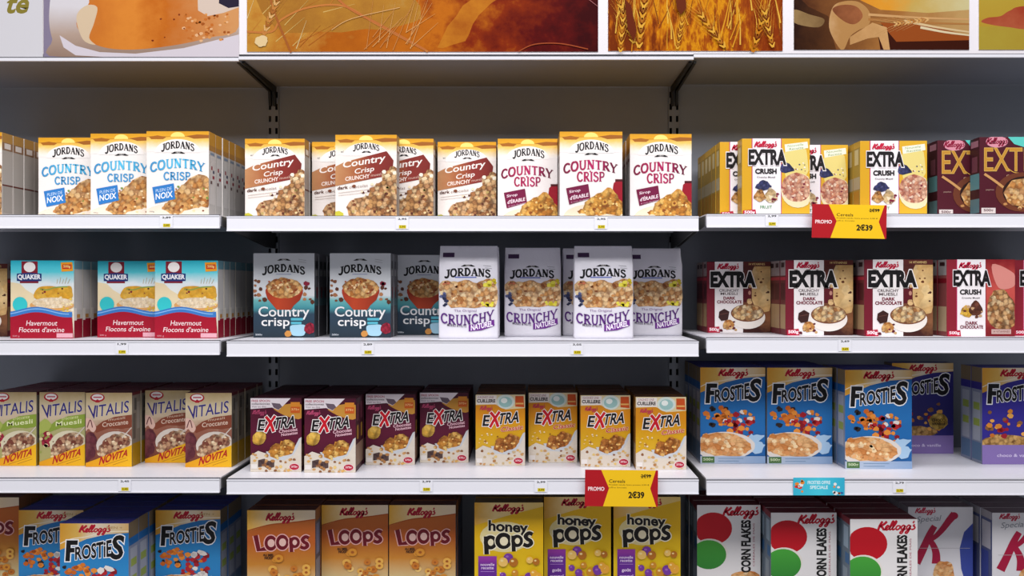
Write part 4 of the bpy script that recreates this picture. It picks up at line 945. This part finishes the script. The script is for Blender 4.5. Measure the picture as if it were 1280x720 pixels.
for a in [(209, 270.2, 'price ticket with yellow mark under the nearest blue-lettered box, top shelf', '2,89'), (503, 272, 'price ticket with yellow mark under the brown-bannered boxes', '2,95'),
          (751, 272, 'price ticket with yellow mark under the maroon-lettered boxes', '2,95'), (964, 268.4, 'price ticket with yellow mark below the foremost yellow box', '2,99'),
          (153.5, 428, 'price ticket with yellow mark under the teal oat boxes', '1,99'), (460, 428.4, 'price ticket with yellow mark under the slate boxes', '2,89'),
          (721, 428.6, 'price ticket with yellow mark under the granola bags', '3,05'), (1055, 424.5, 'price ticket with yellow mark under the dark red boxes', '2,69'),
          (157, 599, 'price ticket with yellow mark under the tan muesli boxes', '2,45'), (533, 599.4, 'price ticket with yellow mark under the maroon cluster boxes', '2,99'),
          (676, 600, 'price ticket with yellow mark under the orange cluster boxes', '2,99'), (1123, 601, 'price ticket with yellow mark under the blue boxes, third shelf', '2,79')]:
    ticket(*a)
def promo(xc, yb, w, h, label, tilt):
    A = Art(w, h)
    A.poly([(0, 0), (w, 0), (w, h), (0, h)], 'b0101c', 'card_print')
    A.poly([(w*.22, 0), (w*.97, 0), (w*.895, h*.5), (w*.98, h), (w*.25, h), (w*.33, h*.5)], 'f4c416', 'card_print')
    A.text('PROMO', w*.045, h*.47, w*.265, h*.57, 'f6dada', 'lettering', .035); A.text('Cereals', w*.33, h*.26, w*.55, h*.35, '1c1606', 'lettering', .01)
    A.text('Produit vendu hors promo 3,99 €', w*.33, h*.385, w*.88, h*.43, '4a3c0a', 'lettering', .01); A.text('offre limitée', w*.33, h*.46, w*.57, h*.50, '7a6410', 'lettering', 0)
    A.text('2€99', w*.77, h*.11, w*.90, h*.21, '1c1804', 'lettering', .03); A.line([(w*.76, h*.17), (w*.91, h*.14)], .6, '1c1804', 'lettering')
    A.text('2€39', w*.60, h*.59, w*.81, h*.76, '14120a', 'lettering', .04)
    r = empty('promo_card', (Xpx(xc), -.030, Zpx(yb))); r.rotation_euler = (0, math.radians(tilt), 0); tag(r, label, 'promotion card', 'red and yellow promotion cards')
    flatpart('card', A, r, .001, 'b0101c')
    bm = bmesh.new(); box_bm(bm, -.022, .001, h/PPM*.52, .022, .0245, h/PPM*.56); box_bm(bm, -.022, .001, h/PPM*.40, .022, .003, h/PPM*.60)
    link('clip', mesh_from(bm, 'clip', [paint('clear_clip_plastic', 'c8c8cc', .2, .5, var=.0)]), r)
promo(1056, 298.6, 92, 41.5, 'red and yellow promotion card on the top shelf rail, under yellow boxes', 1.0)
promo(775, 629.6, 90, 45, 'red and yellow promotion card on the third shelf rail, under orange boxes', .6)
A = Art(64, 22)
A.rect(0, 0, 64, 22, grad([(0, '38b8d4'), (.5, '48cce0'), (1, '30b0d0')], 'x', 64), 'card_print'); A.text('FROSTIES OFFRE', 18, 4, 46, 8, 'd8f4f8', 'lettering', .03); A.text('SPECIALE', 21, 10, 43, 14, 'd8f4f8', 'lettering', .03)
A.bits(9, 2, 3, 12, 20, ['d83a30', 'e88a30', 'f0ece8'], 2.8, 'card_print'); A.bits(8, 50, 8, 61, 20, ['e88a30', 'f0ece8', '2a60a0'], 2.6, 'card_print')
r = empty('shelf_card', (Xpx(1022.5), -.0075, Zpx(618.3))); tag(r, 'small turquoise advertising card on the rail under the blue boxes', 'advertising card'); flatpart('card', A, r, .0008, '38b8d4')

# ------------------------------------------------------------------ header board and posters
YH = .125; SH = D/(D+YH)                         # header plane and its scale in the picture
def HX(x): return (x-VX)/PPM/SH
def HZ(y): return ZC-(y-VY)/PPM/SH
white = paint('white_header_board', 'd6d2d6', .45, .35, var=.01)
bm = bmesh.new(); box_bm(bm, bays[0][1], YH, HZ(68), bays[2][2], YH+.018, HZ(-110)); 
r = empty('header_board', (0, 0, 0)); tag(r, 'long white header board carrying the food posters above the shelves', 'sign board')
link('board', mesh_from(bm, 'board', [white]), r)
bm = bmesh.new()
HB = {'left': (73, 77), 'middle': (71.3, 75.2), 'right': (68.4, 72.4)}
bm.free()
for name, xa, xb in bays:
    a_, b_ = HB[name]; bm = bmesh.new()
    box_bm(bm, xa/SH if 0 else xa, YH-.006, HZ(b_), xb, YH+.002, HZ(a_), 0, .0008)
    box_bm(bm, xa, YH-.003, HZ(a_), xb, YH-.0005, HZ(a_-1.1), 1)
    link('edge_strip', mesh_from(bm, 'edge_strip', [paint('strip_plastic', 'd2d2d8', .35, .4, var=.01), paint('grey_seam', '55555c', .6, .3)]), r)
    bm = bmesh.new(); box_bm(bm, xa, YH+.002, HZ(b_)+.001, xb, YB-.005, HZ(b_)+.004)
    link('canopy_underside', mesh_from(bm, 'canopy_underside', [paint('canopy_underside_paint', '7c808a', .6, .3, var=.02)]), r)
def cb():
    bm = bmesh.new(); t = .004; d = YB-.005-YH-.012
    prof = [(0, 0), (d, 0), (d, -.065), (d-.012, -.065), (d-.02, -.02), (0, -.006)]
    a = [bm.verts.new((-t, y, z)) for y, z in prof]; b = [bm.verts.new((t, y, z)) for y, z in prof]
    bm.faces.new(a); bm.faces.new(list(reversed(b)))
    for i in range(6): bm.faces.new((a[i], b[i], b[(i+1) % 6], a[(i+1) % 6]))
    return mesh_from(bm, 'bracket', [paint('black_bracket_steel', '1c1c1c', .5, .4, var=.05)])
CBm = cb()
for u in (U1, U2): link('bracket', CBm, r, (u-.007, YH+.012, HZ(75)-.0002)); link('bracket', CBm, r, (u+.007, YH+.012, HZ(75)-.0002))

def poster(x0, x1, yb, draw, label, yt=-70):
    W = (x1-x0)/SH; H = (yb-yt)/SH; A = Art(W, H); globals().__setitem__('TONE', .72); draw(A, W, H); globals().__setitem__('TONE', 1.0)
    r = empty('poster', (HX((x0+x1)/2), YH-.0022, HZ(yb))); tag(r, label, 'poster', 'food photographs on the header board')
    flatpart('card', A, r, .0018, 'e8e4e0')
def bot(H, y): return H-(y)                      # distances up from the poster's lower edge
def p_text(A, W, H):
    A.rect(0, 0, W, H, grad([(0, 'd8d6da'), (1, 'c9c8ce')], 'y', H), 'picture')
    x = W-22
    A.text('te', x-15, H-72, x, H-60, '8a7c38', 'lettering', .02, slant=.3)
def p_word(A, W, H):
    A.rect(0, 0, W, H, grad([(0, 'd2d0d4'), (1, 'dcdbe0')], 'y', H), 'picture')
    A.text('te', W-47, H-78, W-19, H-58, '8c7f35', 'lettering', .03, slant=.3)
def p_cup(A, W, H):
    k = 1/SH; B = H; f = lambda x, y: ((x-55)*k, B-(72-y)*k)
    A.rect(0, 0, W, H, grad([(0, '8a8098'), (.5, '9c93a8'), (1, 'b0a8b8')], 'x', W, .4, .03), 'picture')
    A.poly([f(*p) for p in [(78, 74), (66, 50), (62, 20), (68, -20), (90, -60), (300, -60), (300, 74)]], grad([(0, 'd6d2d6'), (.55, 'dcd8dc'), (.8, 'b8a090'), (1, '9a8070')], 'y', H, .1, .02), 'picture', smooth=True)
    A.poly([f(*p) for p in [(75, 45), (95, 58), (125, 66), (170, 68), (230, 61), (300, 44), (300, 74), (130, 74), (95, 70), (80, 60)]], 'dcd4dc', 'picture')
    A.poly([f(*p) for p in [(96, 30), (112, 4), (120, -40), (300, -40), (300, 34), (262, 48), (215, 58), (165, 63), (130, 60), (110, 50)]], grad([(0, 'c88a50'), (.25, 'd0782c'), (.45, 'e08a34'), (.6, 'c86c1e'), (1, 'd89a60')], 'x', W, .35, .035), 'picture', smooth=True)
    A.poly([f(*p) for p in [(96, 22), (108, 8), (122, 10), (118, 30), (112, 48), (120, 57), (104, 50)]], 'dcc4a4', 'picture', smooth=True)
    A.poly([f(*p) for p in [(246, -40), (300, -40), (300, 10), (280, 17), (260, 21), (248, 14)]], 'dcc8b8', 'picture')
    A.bits(60, *f(226, 16), *f(286, 52), ['e09a58', 'c8702c', 'a85820', 'eab888'], 2.4); A.bits(6, *f(150, 18), *f(240, 58), ['7a2c14', '8a3c1c'], 1.6)
    A.poly([f(*p) for p in [(276, -40), (300, -40), (300, 9), (286, 11), (274, 5)]], '2a2438', 'picture', smooth=False)
def ear(A, x, y, ang, L, c, aw=.9, part='picture'):
    """an ear of wheat: grains left and right of the stem with long awns"""
    dx, dy = math.cos(ang), math.sin(ang)
    for i in range(10):
        t = i/10*L; px, py = x+dx*t, y+dy*t
        for sgn in (-1, 1):
            a = ang+sgn*.55; A.line([(px, py), (px+math.cos(a)*L*.13, py+math.sin(a)*L*.13)], L*.055, c[i % len(c)], part, w1=L*.02, smooth=False)
            if i % 2: a = ang+sgn*.3; A.line([(px, py), (px+math.cos(a)*L*.7, py+math.sin(a)*L*.7)], aw*.45, c[0], part, w1=.15, smooth=False)
def p_wheat(A, W, H):
    k = 1/SH; f = lambda x, y: ((x-309)*k, H-(65-y)*k)
    A.rect(0, 0, W, H, grad([(0, 'c89038'), (.25, 'b05c10'), (.5, 'c46c14'), (.68, '8a2c08'), (.85, '5c0c0a'), (1, '3c0408')], 'x', W, .7, .03), 'picture')
    rnd = random.Random(3)
    A.blob([f(*p) for p in [(320, -20), (420, -8), (500, -15), (525, 22), (480, 36), (400, 40), (345, 36)]], grad([(0, 'a87028'), (.5, 'b8802c'), (1, 'b89858')], 'x', W, 1.6, .035), 'picture', 2)
    A.blob([f(*p) for p in [(548, 60), (570, 20), (600, -10), (640, -20), (600, 20), (580, 50)]], grad([(0, 'a85414'), (.5, 'c87c20'), (1, 'a04c10')], 'x', W, 1.2, .03), 'picture', 2)
    for i in range(26):
        x, y = rnd.uniform(300, 420), rnd.uniform(-40, 66); a = rnd.uniform(-1.2, -.3)
        A.line([f(x, y), f(x+math.cos(a)*rnd.uniform(18, 60), y+math.sin(a)*rnd.uniform(18, 50))], 1.1, rnd.choice(['d8b468', 'a85c1c', 'e0c890', 'c87c30']), 'picture', w1=.3, smooth=False)
    A.line([f(308, 40), f(340, 40), f(352, 25), f(385, 10), f(430, 8), f(470, 30), f(535, 65)], 2.6, 'c87c3c', 'picture'); A.line([f(330, -30), f(345, 20), f(364, 66)], 2.6, 'a8602c', 'picture')
    A.line([f(400, -30), f(430, 6), f(480, 34), f(532, 63)], 3.0, 'c07038', 'picture'); ear(A, *f(330, 44), -1.2, 60, ['c88440', 'e0b070', 'a86428'])
    for i in range(16):
        x = rnd.uniform(455, 520); A.line([f(x, rnd.uniform(40, 64)), f(x+rnd.uniform(5, 40), rnd.uniform(-10, 30))], .8, rnd.choice(['e0a868', 'd08c50']), 'picture', w1=.25, smooth=False)
    A.line([f(415, 38), f(440, 24), f(500, 10)], .8, 'e0b078', 'picture'); A.line([f(648, 65), f(668, 56), f(700, 55), f(735, 62)], 1.4, 'a8502c', 'picture'); A.line([f(736, 0), f(748, 9)], 1, 'a86a6a', 'picture')
    A.ell(*f(327, 52), 9, 7, 'e8cc98', 'picture', wob=.15)
def p_field(A, W, H):
    k = 1/SH; f = lambda x, y: ((x-760)*k, H-(64-y)*k)
    A.rect(0, 0, W, H, grad([(0, '7a3004'), (.25, 'b86008'), (.5, 'e09410'), (.7, 'a85008'), (1, '8a3404')], 'x', W, 2.4, .09, .3), 'picture')
    rnd = random.Random(5)
    for i in range(60):
        x = rnd.uniform(756, 985); y = rnd.uniform(10, 66); a = rnd.uniform(-1.9, -1.2); L = rnd.uniform(20, 70)
        A.line([f(x, y), f(x+math.cos(a)*L*.5+rnd.uniform(-3, 3), y+math.sin(a)*L*.5), f(x+math.cos(a)*L, y+math.sin(a)*L)], rnd.uniform(1, 2.4), rnd.choice(['e0a028', 'c07818', 'eab848', '8a4410', 'd89020']), 'picture', w1=.4)
    for x, y, a, L in ((792, 54, -1.9, 60), (798, 60, -1.45, 66), (850, 20, -1.6, 40), (846, 62, -1.4, 40), (905, 60, -2.2, 60), (940, 66, -1.3, 62), (965, 60, -1.8, 55), (775, 66, -1.5, 50)):
        ear(A, *f(x, y), a, L, [rnd.choice(['e8b040', 'c87c18']), 'a85c14', 'e0a030', '7a3a10'])
    A.poly([f(*p) for p in [(780, 0), (788, 8), (795, 40), (792, 54), (784, 38)]], '6a2810', 'picture')
    A.poly([f(*p) for p in [(843, -6), (856, -6), (857, 12), (850, 20), (845, 12)]], '6a2c14', 'picture')
def p_sack(A, W, H):
    k = 1/SH; f = lambda x, y: ((x-992)*k, H-(62-y)*k)
    A.rect(0, 0, W, H, grad([(0, '4a2410'), (.25, '7a4a24'), (.6, 'a87038'), (1, 'c09a60')], 'x', W, .5, .03), 'picture')
    A.poly([f(*p) for p in [(1070, -60), (1212, -60), (1212, 12), (1160, 16), (1100, 12), (1075, 0)]], grad([(0, 'd0701c'), (.5, 'e0982c'), (.7, 'c8a858'), (1, 'd0c490')], 'x', W, .3, .03), 'picture')
    A.poly([f(*p) for p in [(1095, 30), (1212, 44), (1212, 63), (1100, 63)]], '3c1408', 'picture'); A.poly([f(*p) for p in [(1100, 28), (1150, 30), (1212, 44), (1212, 50), (1120, 52)]], '9a4c1c', 'picture')
    A.poly([f(*p) for p in [(990, -10), (1010, 8), (1035, 20), (1040, 45), (1045, 63), (990, 63)]], grad([(0, '2c140a'), (1, '5a3418')], 'x', 60, 1.0, .05), 'picture', smooth=False); A.poly([f(*p) for p in [(992, 12), (1012, 18), (1030, 24), (1022, 34), (992, 28)]], grad([(0, '9a7c50'), (1, '6a4c2c')], 'x', 60, 1.0, .06), 'picture', smooth=True)
    A.poly([f(*p) for p in [(1040, 10), (1052, 2), (1072, 2), (1086, 14), (1086, 30), (1072, 38), (1062, 46), (1054, 62), (1046, 56), (1036, 34)]], grad([(0, 'c89860'), (.5, 'd8b080'), (1, 'b88850')], 'x', 60, .5, .08), 'picture', smooth=True)
    A.poly([f(*p) for p in [(1040, 12), (1052, 6), (1070, 8), (1078, 20), (1068, 30), (1054, 26)]], grad([(0, '5a2814'), (1, 'a0603a')], 'x', 100, 1.0, .06), 'picture', smooth=True)
    A.poly([f(*p) for p in [(1062, 46), (1090, 28), (1108, 34), (1112, 62), (1104, 62), (1098, 46), (1084, 48), (1062, 56)]], grad([(0, 'a87840'), (1, 'd0a068')], 'x', 130, 1.0, .06), 'picture', smooth=False)
    for (x0, y0, x1, y1, c) in ((1085, 18, 1212, 24, 'd0a068'), (1085, 24, 1212, 30, 'b07840'), (1130, 26, 1212, 40, 'dcc090'), (1150, 34, 1212, 44, 'e0d0a8')):
        A.line([f(x0, y0), f((x0+x1)/2, (y0+y1)/2+1), f(x1, y1)], 3.4, c, 'picture', w1=2)
    ear(A, *f(1160, 24), 3.0, 46, ['e0b070', 'b87838', 'd8a058'])
def p_hand(A, W, H):
    k = 1/SH; f = lambda x, y: ((x-1223)*k, H-(62-y)*k)
    A.rect(0, 0, W, H, grad([(0, 'a0a888'), (.45, 'b0a878'), (.5, 'b89c38'), (1, 'b8902c')], 'y', H, .12, .03), 'picture')
    A.rect(0, f(0, 33)[1], W, H, grad([(0, 'b09a38'), (1, 'a8882c')], 'x', W, .8, .05), 'picture')
    A.poly([f(*p) for p in [(1226, 27), (1234, 22), (1250, 20), (1262, 13), (1285, 7), (1400, 4), (1400, 40), (1290, 37), (1262, 34), (1240, 31)]], grad([(0, 'b04c2c'), (.3, '9c3420'), (1, 'b86040')], 'y', H, 1.0, .04), 'picture', smooth=True)
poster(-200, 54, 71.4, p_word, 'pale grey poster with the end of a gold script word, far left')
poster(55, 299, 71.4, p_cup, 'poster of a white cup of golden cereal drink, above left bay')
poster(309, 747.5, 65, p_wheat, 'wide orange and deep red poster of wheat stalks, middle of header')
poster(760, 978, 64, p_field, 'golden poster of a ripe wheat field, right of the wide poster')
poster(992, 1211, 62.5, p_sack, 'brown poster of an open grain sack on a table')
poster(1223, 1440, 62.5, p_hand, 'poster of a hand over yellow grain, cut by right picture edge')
